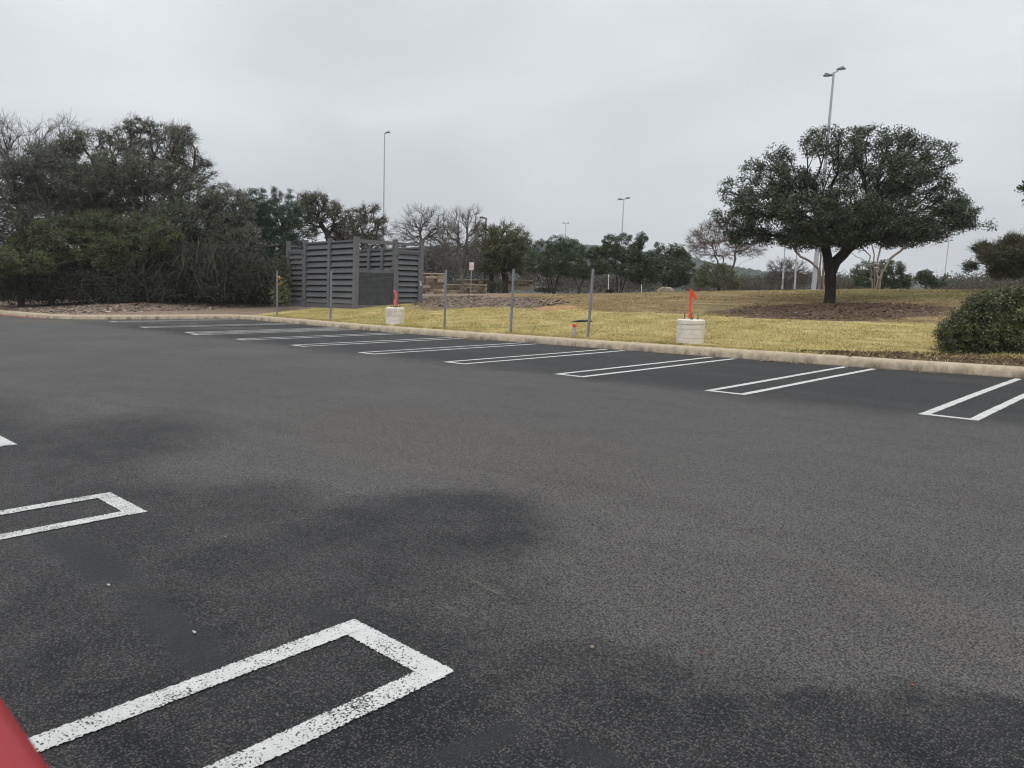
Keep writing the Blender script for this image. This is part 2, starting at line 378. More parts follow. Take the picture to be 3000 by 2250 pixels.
# kerb mesh with construction joints
prof = np.array([(0.0, -.1), (0.0, .0), (.018, .085), (.04, .142), (.075, .176), (.12, .186), (.19, .188), (.245, .184), (.26, .168), (.26, -.1)])
mb = MB(); rings = []
joints = [gp(px, py)[0] for px, py in ((2500, 1070), (2035, 1040), (1690, 1015), (1420, 995), (1205, 978))]
rs = np.random.RandomState(3); vs = []
ss = np.arange(0, KS[-1]-60, .06); cx = np.interp(ss, KS, KL[:, 0]); cyy = np.interp(ss, KS, KL[:, 1])
nx = np.interp(ss, KS, KN[:, 0]); ny = np.interp(ss, KS, KN[:, 1])
wz = np.convolve(rs.randn(len(ss)), np.ones(9)/9, 'same')*.006
for i in range(len(ss)):
    p = prof.copy(); p[1:, 1] = p[1:, 1]*(1+wz[i]*2)
    for j, (a, b) in enumerate(prof):
        jit = rs.randn()*.0015
        vs.append((cx[i]+nx[i]*(p[j, 0]+jit), cyy[i]+ny[i]*(p[j, 0]+jit), p[j, 1]))
vs = np.array(vs).reshape(len(ss), len(prof), 3)
for jx in joints+[-24.9, -28.6, 1.2, 4.8]:
    i = np.argmin(np.abs(cx-jx)+np.where(cyy < 14.5, 50, 0))
    vs[i, 1:-1, 2] -= .022; vs[i, 1:4, 1] += .03
n, m = vs.shape[:2]; idx = np.arange(n*m).reshape(n, m)
q = np.stack([idx[:-1, :-1], idx[1:, :-1], idx[1:, 1:], idx[:-1, 1:]], -1).reshape(-1, 4)[:, ::-1]
mb.indexed(vs, q)
k = NM('kerb_concrete', .9, .2)
n1 = k.noise(k.pos, 7, 5, .65); n2 = k.noise(k.mapping(k.pos, sc=(1, 1, .3)), 3.1, 4, .6); n3 = k.noise(k.pos, 140, 3, .6)
sep = k.node('ShaderNodeSeparateXYZ'); k.L.new(k.pos, sep.inputs[0])
c = k.mix(k.rng(n1, .3, .7), (.34, .28, .20), (.50, .425, .31))
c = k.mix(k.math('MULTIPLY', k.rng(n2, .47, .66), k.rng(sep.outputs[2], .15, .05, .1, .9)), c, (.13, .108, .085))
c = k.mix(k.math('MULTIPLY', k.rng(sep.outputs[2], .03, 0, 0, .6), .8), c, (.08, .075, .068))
c = k.val(k.rng(n3, .3, .7, .85, 1.12), c); k.col(c); k.bump(k.math('ADD', n3, n1), .5, .006)
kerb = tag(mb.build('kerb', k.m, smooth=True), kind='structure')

# red painted strip at the foot of the far left kerb
mb = MB()
L = [i for i in range(len(KL)) if -41.5 < KL[i, 0] < -34.4 and KL[i, 1] < 9.6]
pts = KL[L]; nn = KN[L]
a = np.column_stack([pts-nn*.02, np.full(len(L), .004)]); b = np.column_stack([pts-nn*.22, np.full(len(L), .004)])
for i in range(len(L)-1): mb.quads([[a[i], b[i], b[i+1], a[i+1]]])
tag(mb.build('red_kerb_marking', REDP), kind='structure')

# ------------------------------------------------------------------ parking markings
def strip_pts(p0, p1, w, mb, z, jag=0.004, step=.02, seed=0):
    """ribbon with ragged edges"""
    r = np.random.RandomState(seed); p0 = np.array(p0, float); p1 = np.array(p1, float); L = np.linalg.norm(p1-p0); n = max(2, int(L/step))
    t = np.linspace(0, 1, n); d = (p1-p0)/L; nrm = np.array([-d[1], d[0]])
    e1 = w/2+r.randn(n)*jag; e2 = w/2+r.randn(n)*jag
    lo = np.sin(t*L*1.1+seed)*.006*min(1, L/2)
    c = p0+(p1-p0)*t[:, None]+nrm*lo[:, None]; a = c+nrm*e1[:, None]; b = c-nrm*e2[:, None]
    A = np.column_stack([a, np.full(n, z)]); B = np.column_stack([b, np.full(n, z)])
    mb.quads(np.stack([B[:-1], B[1:], A[1:], A[:-1]], 1))
def hairpin(xa, xb, ytip, yend, lw, mat, seed, jag, step, endlw=None):
    mb = MB(); endlw = endlw or lw; s = 1 if yend > ytip else -1
    lo, hi = min(xa, xb), max(xa, xb)
    strip_pts((lo, ytip+s*endlw/2), (hi, ytip+s*endlw/2), endlw, mb, .004, jag, step, seed)
    strip_pts((lo+lw/2, ytip+s*endlw*.5), (lo+lw/2, yend), lw, mb, .0055, jag, step, seed+1)
    strip_pts((hi-lw/2, ytip+s*endlw*.5), (hi-lw/2, yend), lw, mb, .0055, jag, step, seed+2)
    return tag(mb.build('parking_marking', mat), kind='structure')
S = 2.74; X0 = -2.4823; WH = .611
for n in range(-1, 8):
    xa = X0-S*n; y1 = np.interp(-xa, -KP[:, 0][:10], KP[:, 1][:10])-.12
    hairpin(xa, xa+WH, 9.5, y1, .105, PAINTF, 10+n*5, .003, .06)
for xa, xb, yt in ((-22.6, -21.95, 9.75), (-26.3, -25.6, 9.85), (-30.9, -30.2, 10.5)):
    hairpin(xa, xb, yt, 15.3, .115, PAINTF, int(-xa*7), .004, .1)
for n in range(3):
    xa = -1.886-S*n
    hairpin(xa, xa-WH, 1.734, 1.734-5.3, .10, PAINT, 100+n*9, .0024, .006, .105)
mb = MB()
strip_pts((-25.4, 11.3), (-23.6, 12.9), .12, mb, .004, .02, .1, 5); strip_pts((-29.4, 11.4), (-27.4, 12.4), .12, mb, .004, .02, .1, 6)
tag(mb.build('worn_marking', WORN), kind='structure')

# ------------------------------------------------------------------ LAWN terrain
def lawn_axes():
    xs = np.unique(np.round(np.concatenate([np.arange(-600, -90, 40), np.arange(-90, -46, 3), np.arange(-46, 12, .4), np.arange(12, 60, 3), np.arange(60, 600, 40)]), 3))
    ys = np.unique(np.round(np.concatenate([np.arange(6, 46, .4), np.arange(46, 100, 3), np.arange(100, 900, 40)]), 3)); return xs, ys
xs, ys = lawn_axes(); X, Y = np.meshgrid(xs, ys); D = kdist(np.stack([X.ravel(), Y.ravel()], 1)).reshape(X.shape)
Z = height(X, Y, D); Z = np.where(D < 1.4, Z-.03, Z); idx = np.arange(X.size).reshape(X.shape)
keep = np.minimum(np.minimum(D[:-1, :-1], D[1:, :-1]), np.minimum(D[:-1, 1:], D[1:, 1:])) > .55
q = np.stack([idx[:-1, :-1], idx[:-1, 1:], idx[1:, 1:], idx[1:, :-1]], -1)[keep]
V1 = np.stack([X, Y, Z], -1).reshape(-1, 3)
# fine band next to the kerb
sel = np.where((KL[:, 0] > -60))[0]; ds = np.array([.24, .3, .45, .65, .9, 1.2, 1.5])
B = KL[sel][:, None, :]+KN[sel][:, None, :]*ds[None, :, None]; bz = np.broadcast_to(.180+.084*ds, B.shape[:2])+vnoise(B[..., 0], B[..., 1], .45)*.025*np.clip(ds/3, 0, 1)
bz = np.where(ds[None, :] < .26, .176, bz)
V2 = np.concatenate([B, bz[..., None]], -1).reshape(-1, 3); i2 = np.arange(len(V2)).reshape(B.shape[:2])
q2 = np.stack([i2[:-1, :-1], i2[1:, :-1], i2[1:, 1:], i2[:-1, 1:]], -1).reshape(-1, 4)[:, ::-1]+len(V1)
mb = MB(); mb.indexed(np.concatenate([V1, V2]), np.concatenate([q, q2])); VA = np.concatenate([V1, V2])
def inpoly(px, py, P):
    P = np.array(P, float); r = np.zeros(len(px), bool); j = len(P)-1
    for i in range(len(P)):
        c = ((P[i, 1] > py) != (P[j, 1] > py)) & (px < (P[j, 0]-P[i, 0])*(py-P[i, 1])/(P[j, 1]-P[i, 1]+1e-9)+P[i, 0]); r ^= c; j = i
    return r
def wpoly(P): return [tuple(T(*p)[:2]) for p in P]
MULCH = [wpoly([(1222, 868), (1222, 911), (1300, 909), (1420, 899), (1560, 899), (1640, 905), (1660, 888), (1560, 873), (1400, 866)])]
BARE = [wpoly([(2070, 915), (2200, 897), (2330, 890), (2430, 886), (2600, 888), (2790, 900), (2760, 925), (2650, 932), (2500, 942), (2350, 936), (2200, 932)])]
nzv_ = lambda a, b: vnoise(a, b, 1.7, 6)
dm = kdist(VA[:, :2]); xw = VA[:, 0]; yw = VA[:, 1]
nzv = vnoise(xw, yw, .8, 1)*.6+vnoise(xw, yw, 2.2, 2)*.4
left = sstep(-29.2, -30.8, xw+nzv*.6) if False else np.clip((-29.6-(xw+nzv*.9))/1.4, 0, 1)
left = np.maximum(left, np.clip((-26.5-xw)/2, 0, 1)*np.clip((dm-4.0)/1.0, 0, 1))
mR = np.maximum(left, inpoly(xw, yw, MULCH[0]).astype(float)); mB = np.maximum(inpoly(xw, yw, BARE[0]).astype(float), ((xw > -6.0+.5*nzv_(xw, yw)) & (dm < .5+.13*(xw+6))).astype(float))
mG = sstep(5.6, 7.2, dm+nzv*.8+.12*(xw+12)*(xw > -12))            # dry tan slope above the yellow strip
grn = sstep(11.5, 14.5, dm)*sstep(-16, -10, xw)
me_cols = np.stack([mR, mG, mB, grn], 1)
k = NM('lawn', .95, .08)
at_ = k.node('ShaderNodeAttribute', attribute_name='patch'); sc3 = k.node('ShaderNodeSeparateColor'); k.L.new(at_.outputs['Color'], sc3.inputs[0])
stv = k.mapping(k.pos, rot=(0, 0, -.75), sc=(.55, 3.2, 1)); st = k.noise(stv, 1.3, 5, .65); f1 = k.noise(k.pos, 34, 4, .7); f2 = k.noise(k.pos, 3.0, 4, .6); f0 = k.noise(k.pos, .5, 3)
edge = k.math('MULTIPLY', k.math('SUBTRACT', f2, .5), 1.1)
def soft(v): return k.rng(k.math('ADD', v, edge), .35, .65, 0, 1, True)
yel = k.mix(k.rng(st, .36, .64), (.29, .255, .10), (.55, .45, .20)); yel = k.mix(k.rng(f0, .45, .65, 0, .5), yel, (.33, .29, .10))
yel = k.mix(k.rng(f2, .58, .7, 0, .55), yel, (.36, .26, .12))
tan = k.mix(k.rng(st, .38, .62), (.15, .115, .06), (.40, .30, .155)); tan = k.mix(k.rng(f2, .42, .62, 0, .7), tan, (.17, .135, .07)); tan = k.mix(k.rng(f0, .5, .65, 0, .6), tan, (.20, .125, .07))
grc = k.mix(k.rng(f2, .35, .65), (.105, .115, .035), (.20, .18, .07))
mul = k.mix(k.rng(f1, .38, .62), (.10, .075, .058), (.40, .315, .25)); mul = k.mix(k.rng(f2, .45, .65, 0, .5), mul, (.21, .155, .11))
bar = k.mix(k.rng(f1, .38, .62), (.055, .038, .028), (.17, .115, .082))
c = k.mix(soft(sc3.outputs[1]), yel, tan)
c = k.mix(k.math('MULTIPLY', soft(at_.outputs['Alpha']), .85), c, grc)
c = k.mix(k.math('MULTIPLY', soft(sc3.outputs[2]), .9), c, bar); c = k.mix(soft(sc3.outputs[0]), c, mul)
c = k.val(k.rng(f1, .3, .7, .72, 1.28), c); k.col(c)
k.bump(k.math('ADD', k.math('MULTIPLY', f1, 1), k.math('MULTIPLY', st, 1.5)), .9, .05)
lawn = tag(mb.build('lawn', k.m, smooth=True), kind='structure')
ca = lawn.data.color_attributes.new('patch', 'FLOAT_COLOR', 'POINT')
if len(ca.data) == len(me_cols): ca.data.foreach_set('color', me_cols.ravel())
# wide ground beyond, to the horizon
mb = MB(); mb.add([(-1200, -1200, -1.2), (1200, -1200, -1.2), (1200, 1200, -1.2), (-1200, 1200, -1.2)], [(0, 1, 2, 3)])
k = NM('far_ground', .95, .05); k.col(k.mix(k.rng(k.noise(k.pos, .02, 5), .4, .6), (.10, .10, .045), (.16, .135, .075)))
tag(mb.build('ground', k.m), kind='structure')

# ------------------------------------------------------------------ distant hill
ridge = [(1150, 745), (1240, 722), (1400, 718), (1500, 722), (1560, 720), (1640, 712), (1720, 718), (1800, 724), (1880, 737), (1960, 748), (2030, 754), (2090, 770), (2150, 780),
         (2230, 792), (2310, 797), (2400, 806), (2500, 822), (2580, 835), (2680, 838), (2760, 830), (2820, 820), (2900, 812), (3000, 806), (3150, 800), (3400, 812)]
k = NM('hill_woods', .95, .05)
vv = k.voro(k.mapping(k.pos, sc=(1, 1, 1.4)), .16); n1 = k.noise(k.pos, .35, 4, .7); n2 = k.noise(k.pos, .02, 3)
c = k.mix(k.rng(n1, .35, .65), (.016, .036, .018), (.045, .072, .036)); c = k.val(k.rng(vv, 0, .8, 1.25, .55), c); c = k.mix(k.rng(n2, .5, .65, 0, .5), c, (.07, .065, .045))
k.col(c); k.bump(vv, 1, 3); HILLM = k.m
mb = MB(); rs = np.random.RandomState(5)
pxs = np.arange(900, 3500, 3.0); rx = [r[0] for r in ridge]; ry = [r[1] for r in ridge]
rows = []
DEP = 620
tops = np.interp(pxs, rx, ry, left=790)
tops = tops+np.convolve(rs.randn(len(pxs)), np.ones(3)/3, 'same')*2.4+np.convolve(rs.randn(len(pxs)), np.ones(25)/25, 'same')*4
for t_ in np.linspace(0, 1.0, 14):
    dep = DEP-t_*260; row = []
    for i, px in enumerate(pxs):
        top = at(px, tops[i], DEP)[2]; z = -1.5+(top+1.5)*(1-t_)**1.25*(1 if t_ == 0 else 1+rs.randn()*.03)
        p = at(px, 850, dep); row.append((p[0], p[1], z))
    rows.append(row)
back = [(p[0]+DH[0]*220, p[1]+DH[1]*220, -1.5) for p in rows[0]]
R_ = np.array([back]+rows); n, m = R_.shape[:2]; idx = np.arange(n*m).reshape(n, m)
mb.indexed(R_, np.stack([idx[:-1, :-1], idx[:-1, 1:], idx[1:, 1:], idx[1:, :-1]], -1).reshape(-1, 4)[:, ::-1])
tag(mb.build('hill', HILLM, smooth=False), kind='structure')

# ------------------------------------------------------------------ TREES
def frusta(mb, p0, p1, r0, r1, k):
    p0, p1 = np.asarray(p0), np.asarray(p1)
    if len(p0) == 0: return
    d = p1-p0; L = np.linalg.norm(d, axis=1)+1e-9; d = d/L[:, None]
    ref = np.where(np.abs(d[:, 2:3]) > .9, np.array([[1., 0, 0]]), np.array([[0, 0, 1.]])); a = np.cross(d, ref); a /= np.linalg.norm(a, axis=1)[:, None]; b = np.cross(d, a)
    th = np.arange(k)*2*math.pi/k; off = a[:, None, :]*np.cos(th)[None, :, None]+b[:, None, :]*np.sin(th)[None, :, None]
    v0 = p0[:, None]+off*np.asarray(r0)[:, None, None]; v1 = (p1+d*np.minimum(.3*np.asarray(r1), .05)[:, None])[:, None]+off*np.asarray(r1)[:, None, None]
    vs = np.concatenate([v0, v1], 1); n = len(p0); j = np.arange(k); jn = (j+1) % k
    q = np.stack([j, jn, jn+k, j+k], 1)[None]+(np.arange(n)*2*k)[:, None, None]
    mb.indexed(vs, q.reshape(-1, 4))
def leaves(mb, c, size, rs, flat=0.0, aspect=.5, droop=0.0):
    n = len(c)
    if n == 0: return
    a = rs.randn(n, 3); a[:, 2] = a[:, 2]*(1-flat)-droop; a /= np.linalg.norm(a, axis=1)[:, None]
    b = rs.randn(n, 3); b[:, 2] *= (1-flat); b -= a*(a*b).sum(1)[:, None]; b /= np.linalg.norm(b, axis=1)[:, None]
    s = size*np.exp(rs.randn(n)*.25)[:, None]; a = a*s; b = b*s*aspect
    mb.quads(np.stack([c-a*.5, c+b*.5-a*.05, c+a*.5, c-b*.5-a*.05], 1))
def tree(name, label, cat, dep, stems, lobes, r0, ntips, lpt, lsize, spread, bark, leaf, seed, thick=.8, twigs=0, group=None,
         seg=.3, alpha=.35, flat=.2, shell=.55, up=.15, clump=1.0, twl=.5, twr=.007, crown_only=False, loc_sc=1.0, aspect=.5, droop=0.0, basez=.35, tipr=.006, ang=.45):
    """stems: lists of reference pixels from the ground up, lobes: (px,py,rx,ry[,depth offset]) of the crown, all at distance dep"""
    rs = np.random.RandomState(seed); m = dep/FPX
    base = at(*stems[0][0][:2], dep)
    nodes, par, plen, dirs = [], [], [], []
    def addn(p, pa):
        nodes.append(p); par.append(pa); i = len(nodes)-1
        if pa < 0: plen.append(0); dirs.append(np.array(UPV))
        else:
            d = p-nodes[pa]; L = np.linalg.norm(d); plen.append(plen[pa]+L); dirs.append(d/(L+1e-9))
        return i
    root = addn(base-UPV*basez, -1)
    for st in stems:
        doff = rs.uniform(-.4, .4)*len(stems)*.12 if len(stems) > 1 else 0
        prev = root; pp = nodes[root] if False else at(*st[0][:2], dep)-UPV*basez
        prev = addn(pp+DH*doff*.3, -1) if len(stems) > 1 else root
        for a_, b_ in zip(st[:-1], st[1:]):
            A = at(*a_[:2], dep); Bp = at(*b_[:2], dep); n_ = max(1, int(np.linalg.norm(Bp-A)/seg))
            for t_ in np.arange(1, n_+1)/n_:
                h = ((st[0][1]-(a_[1]+(b_[1]-a_[1])*t_))*m)
                prev = addn(A+(Bp-A)*t_+DH*doff*(h*.6)+rs.randn(3)*.012*(dep/25), prev)
    lob = np.array([(l[0], l[1], l[2], l[3], l[4] if len(l) > 4 else rs.uniform(-.45, .45)) for l in lobes], float)
    w = lob[:, 2]*lob[:, 3]; w = w/w.sum(); R = max(lob[:, 2].max()*1.2, (lob[:, 0].max()-lob[:, 0].min())*.33)*m
    li = rs.choice(len(lob), ntips, p=w); u = rs.randn(ntips, 3); u /= np.linalg.norm(u, axis=1)[:, None]
    rr = rs.rand(ntips)**(1/3)*(1-shell)+shell*rs.rand(ntips)**.15; u = u*rr[:, None]
    C = np.array([at(lob[i, 0], lob[i, 1], dep) for i in range(len(lob))])+DH*(lob[:, 4]*R)[:, None]*thick
    rxx = lob[li, 2]*m; rzz = lob[li, 3]*m
    tips = C[li]+RH*(u[:, 0]*rxx)[:, None]+DH*(u[:, 1]*np.minimum(rxx, rzz*1.5)*thick)[:, None]+UPV*(u[:, 2]*rzz)[:, None]
    fork = np.array(nodes[-1]); order = np.argsort(np.linalg.norm(tips-fork, axis=1)*(1+rs.randn(ntips)*.1))
    cap = 80+ntips*12+len(nodes); NP = np.zeros((cap, 3)); PL = np.zeros(cap); cnt = len(nodes); NP[:cnt] = nodes; PL[:cnt] = plen; DR = np.zeros((cap, 3)); DR[:cnt] = dirs
    # the bottom of the trunk does not sprout
    block = np.zeros(cap, bool); minz = fork[2]-(fork[2]-base[2])*.35
    block[:cnt] = [p[2] < minz for p in nodes]
    tipn = []
    for o in order:
        t = tips[o]; dv = t-NP[:cnt]; d = np.linalg.norm(dv, axis=1); cosa = (dv*DR[:cnt]).sum(1)/(d+1e-9); cost = d*(1+ang*(1-cosa))+alpha*PL[:cnt]+np.maximum(0, NP[:cnt, 2]-t[2])*.35+block[:cnt]*50
        j = int(cost.argmin()); L = d[j]; n_ = max(1, min(8, int(L/seg+.5))); c1 = NP[j]+dirs[j]*L*.35+UPV*L*up*.6; prev = j
        for t_ in np.arange(1, n_+1)/n_:
            p = (1-t_)**2*NP[j]+2*t_*(1-t_)*c1+t_*t_*t
            if t_ < 1: p = p+rs.randn(3)*L*.03
            if cnt >= cap-1: break
            prev = addn(p, prev); NP[cnt] = p; PL[cnt] = plen[-1]; DR[cnt] = dirs[-1]; cnt += 1
        tipn.append(prev)
    par_ = np.array(par); flow = np.zeros(len(nodes)); ex = 2.35
    ch = np.zeros(len(nodes), int)
    for p in par: 
        if p >= 0: ch[p] += 1
    for i in range(len(nodes)-1, -1, -1):
        if ch[i] == 0: flow[i] = max(flow[i], 1)
        if par_[i] >= 0: flow[par_[i]] += flow[i]
    rad = flow**(1/ex); rts = np.where(par_ < 0)[0]; rad = rad/rad[rts].max()*r0; rad = np.maximum(rad, tipr)
    NPt = np.array(nodes); ee = np.where(par_ >= 0)[0]; pa = par_[ee]
    r_p = np.where(np.isin(pa, rts), rad[pa]*1.12, np.minimum(rad[pa], rad[ee]*1.5)); r_c = rad[ee]
    big = r_c > r0*.3; mbw = MB()
    frusta(mbw, NPt[pa][big], NPt[ee][big], r_p[big], r_c[big], 10)
    mid = (~big) & (r_c > .02); frusta(mbw, NPt[pa][mid], NPt[ee][mid], r_p[mid], r_c[mid], 5)
    sm = (~big) & ~mid; frusta(mbw, NPt[pa][sm], NPt[ee][sm], r_p[sm], r_c[sm], 3)
    if twigs:
        tp = NPt[tipn]; dr = np.array([dirs[i] for i in tipn]); cen = C.mean(0); out = tp-cen; out /= np.linalg.norm(out, axis=1)[:, None]+1e-9
        for _ in range(twigs):
            d = dr*.8+out*.5+UPV*.35+rs.randn(len(tp), 3)*.55; d /= np.linalg.norm(d, axis=1)[:, None]; L = twl*rs.uniform(.5, 1.2, len(tp))
            q0 = tp; r_ = np.full(len(tp), twr)
            for s_ in range(3):
                q1 = q0+d*(L/3)[:, None]; frusta(mbw, q0, q1, r_, r_*.7, 3)
                if s_ < 2:
                    d2 = d+rs.randn(len(tp), 3)*.55; d2 /= np.linalg.norm(d2, axis=1)[:, None]; frusta(mbw, q1, q1+d2*(L*.4)[:, None], r_*.7, r_*.4, 3)
                q0 = q1; r_ = r_*.7; d = d+rs.randn(len(tp), 3)*.25; d /= np.linalg.norm(d, axis=1)[:, None]
    rt = empty(name, base, label, cat, group)
    sub(rt, mbw, 'trunk', bark, smooth=True)
    if lpt:
        mbl = MB(); tp = NPt[tipn]; n_ = rs.poisson(lpt*np.exp(rs.randn(len(tp))*.35*clump)); ii = np.repeat(np.arange(len(tp)), n_)
        g = rs.randn(len(ii), 3); g /= np.linalg.norm(g, axis=1)[:, None]; g *= (rs.rand(len(ii))**.45)[:, None]
        c = tp[ii]+g*spread*np.array([1, 1, .75]); leaves(mbl, c, lsize, rs, flat, aspect, droop); sub(rt, mbl, 'crown', leaf)
    return rt
BK_DARK = bark_mat('dark_bark', (.022, .018, .015), (.055, .047, .04))
BK_GREY = bark_mat('grey_bark', (.07, .062, .056), (.16, .145, .13))
BK_PALE = bark_mat('pale_bark', (.12, .098, .08), (.28, .235, .195), 4)
BK_BRN = bark_mat('brown_bark', (.05, .038, .032), (.12, .095, .08))
BK_TWIG = bark_mat('purple_twigs', (.065, .05, .048), (.13, .105, .10))
LF_OAK = leaf_mat('live_oak_leaf', [(.022, .034, .020), (.038, .055, .030), (.056, .078, .042), (.085, .105, .062)], .42, .15, .45)
LF_GREY = leaf_mat('grey_oak_leaf', [(.075, .084, .064), (.12, .132, .098), (.17, .178, .138), (.21, .20, .16)], .6)
LF_MESH = leaf_mat('twiggy_oak_leaf', [(.065, .074, .054), (.105, .118, .082), (.14, .16, .11), (.17, .165, .125)], .6)
LF_OLIV = leaf_mat('olive_leaf', [(.045, .062, .026), (.08, .10, .042), (.12, .135, .055), (.175, .165, .075)], .55)
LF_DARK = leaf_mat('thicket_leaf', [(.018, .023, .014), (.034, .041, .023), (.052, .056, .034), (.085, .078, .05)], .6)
LF_CEDR = leaf_mat('cedar_leaf', [(.02, .042, .022), (.034, .066, .034), (.05, .085, .045), (.075, .10, .055)], .65)
LF_BRN = leaf_mat('brown_oak_leaf', [(.075, .074, .052), (.11, .105, .072), (.15, .138, .095), (.14, .135, .08)], .6)
LF_LAUR = leaf_mat('laurel_leaf', [(.022, .038, .018), (.04, .062, .028), (.062, .088, .04), (.11, .13, .065)], .4, .12, .5)
LF_SEED = leaf_mat('dry_seedhead', [(.12, .07, .05), (.20, .12, .085), (.26, .17, .12)], .8)
LF_MIX = leaf_mat('red_green_leaf', [(.05, .064, .035), (.085, .098, .052), (.125, .125, .068), (.17, .125, .085)], .6)
LF_SHRB = leaf_mat('shrub_leaf', [(.028, .042, .016), (.042, .06, .022), (.075, .095, .032), (.12, .135, .045), (.30, .28, .11)], .45, .15, .45)
LF_SPRG = leaf_mat('spring_oak_leaf', [(.075, .09, .045), (.115, .13, .062), (.15, .155, .078), (.18, .165, .09)], .6)

# --- the big live oak
tree('live_oak', 'large broad dark green live oak, its trunk on the bare brown patch of the lawn', 'tree', 25,
     [[(2432, 888), (2430, 820), (2424, 765), (2412, 700), (2408, 640)], [(2432, 888), (2434, 800), (2450, 765), (2490, 728), (2540, 690)]],
     [(2412, 402, 50, 32), (2370, 435, 54, 48), (2430, 460, 50, 60), (2310, 470, 42, 38), (2275, 520, 50, 45), (2225, 495, 44, 38), (2290, 440, 36, 30), (2180, 545, 46, 42), (2230, 580, 70, 55), (2155, 600, 32, 34), (2118, 620, 16, 12), (2185, 650, 60, 48), (2330, 560, 80, 80),
      (2150, 665, 26, 26), (2270, 660, 100, 55), (2390, 620, 80, 80), (2500, 420, 30, 26), (2575, 390, 58, 34), (2540, 440, 60, 50), (2600, 440, 62, 60), (2640, 430, 40, 44), (2650, 500, 60, 55), (2705, 430, 38, 22), (2700, 475, 50, 42), (2560, 530, 80, 60), (2640, 580, 90, 60), (2730, 550, 50, 50),
      (2790, 530, 20, 22), (2745, 500, 36, 40), (2770, 600, 50, 45), (2800, 640, 50, 36), (2850, 668, 24, 12), (2740, 660, 90, 42), (2640, 660, 100, 50), (2530, 640, 100, 60), (2480, 680, 110, 42), (2380, 690, 90, 32), (2590, 700, 120, 22), (2680, 700, 60, 16), (2230, 690, 90, 26), (2320, 706, 70, 16), (2480, 590, 90, 60),
      (2380, 670, 80, 42, -.45), (2480, 660, 90, 46, -.5), (2430, 610, 90, 55, -.45), (2560, 640, 90, 50, -.55), (2310, 630, 80, 50, -.5), (2640, 680, 90, 36, -.3), (2440, 700, 90, 24, -.5), (2350, 530, 60, 50, .1), (2440, 545, 60, 60, .2), (2520, 490, 50, 50, .2), (2600, 520, 90, 60, -.2), (2660, 420, 30, 20), (2530, 390, 30, 20), (2230, 610, 90, 50, -.2), (2750, 640, 70, 50, -.2), (2500, 705, 60, 18), (2860, 640, 16, 30), (2400, 712, 60, 18, -.5), (2465, 722, 46, 12, -.3), (2345, 712, 60, 16, -.4), (2545, 716, 70, 14, -.3), (2630, 710, 60, 14), (2480, 715, 70, 14, .4), (2400, 715, 60, 14, .4)],
     .17, 3900, 34, .068, .20, BK_DARK, LF_OAK, 11, thick=1.05, alpha=.3, shell=.3, clump=.7, flat=.15, up=.12, aspect=.45, ang=.6, tipr=.006)
# --- left thicket trees
tree('bare_tree', 'leafless grey tree with upright twigs above the thicket, at the far left edge', 'tree', 36.5,
     [[(60, 885), (70, 760), (60, 640), (40, 560)]],
     [(10, 420, 50, 80), (70, 440, 60, 70), (160, 400, 50, 60), (30, 520, 90, 60), (120, 520, 80, 60), (-60, 480, 80, 100), (100, 600, 130, 60), (200, 560, 90, 70), (220, 640, 90, 60), (20, 650, 90, 70)], .14, 800, 0, .1, .2, BK_GREY, None, 21,
     twigs=4, twl=.8, twr=.008, up=.45, alpha=.35, thick=.8, tipr=.007, ang=.8)
tree('oak_tree', 'tallest grey green oak of the left thicket, a broad dome with sky showing through', 'tree', 38,
     [[(500, 885), (490, 800), (500, 700), (520, 620), (500, 560)], [(420, 885), (400, 780), (340, 700), (290, 620)]],
     [(290, 405, 42, 24), (340, 400, 44, 40), (400, 365, 50, 24), (450, 375, 60, 26), (520, 395, 48, 30), (565, 425, 24, 30), (250, 430, 40, 34), (440, 430, 90, 40), (350, 460, 80, 40), (540, 460, 48, 40), (210, 400, 34, 26), (190, 450, 40, 30), (480, 490, 90, 36), (590, 500, 30, 36),
      (300, 520, 90, 50), (400, 540, 90, 40), (230, 520, 70, 50), (150, 470, 50, 40), (110, 510, 50, 40), (560, 550, 60, 40), (620, 560, 36, 36), (160, 590, 70, 40), (280, 600, 90, 40), (640, 620, 40, 36), (560, 620, 70, 30), (400, 610, 90, 30), (470, 560, 50, 30)],
     .21, 2200, 30, .08, .22, BK_BRN, LF_GREY, 22, twigs=2, twl=.45, twr=.006, alpha=.25, shell=.35, thick=1.0, tipr=.008, clump=.9, ang=.5)
tree('oak_tree', 'grey oak on the right shoulder of the left thicket, beside the dark junipers', 'tree', 37.5,
     [[(700, 885), (690, 780), (660, 700)]],
     [(640, 590, 36, 30), (690, 580, 36, 24), (650, 640, 60, 40), (590, 660, 70, 50), (720, 640, 30, 50), (660, 700, 80, 40), (740, 720, 50, 60), (600, 730, 80, 40), (700, 770, 80, 40), (540, 720, 60, 50)],
     .15, 1000, 36, .08, .22, BK_BRN, LF_GREY, 23, twigs=2, twl=.4, twr=.006, alpha=.3, shell=.35, thick=.9, clump=.8)
tree('oak_tree', 'low spreading olive green oak in front of the left thicket with crooked dark limbs', 'tree', 35.2,
     [[(330, 888), (300, 830), (250, 770), (230, 720)], [(345, 888), (340, 800), (380, 740)], [(440, 886), (420, 800), (440, 730)]],
     [(180, 680, 100, 45), (290, 650, 90, 36), (60, 720, 100, 50), (400, 660, 90, 40), (240, 720, 150, 50), (400, 720, 110, 50), (490, 690, 60, 50), (20, 770, 80, 50), (120, 770, 100, 36), (500, 750, 50, 36), (320, 760, 90, 24)],
     .13, 1700, 46, .07, .22, BK_DARK, LF_OLIV, 24, alpha=.3, shell=.35, thick=.9, clump=.7, ang=.5)
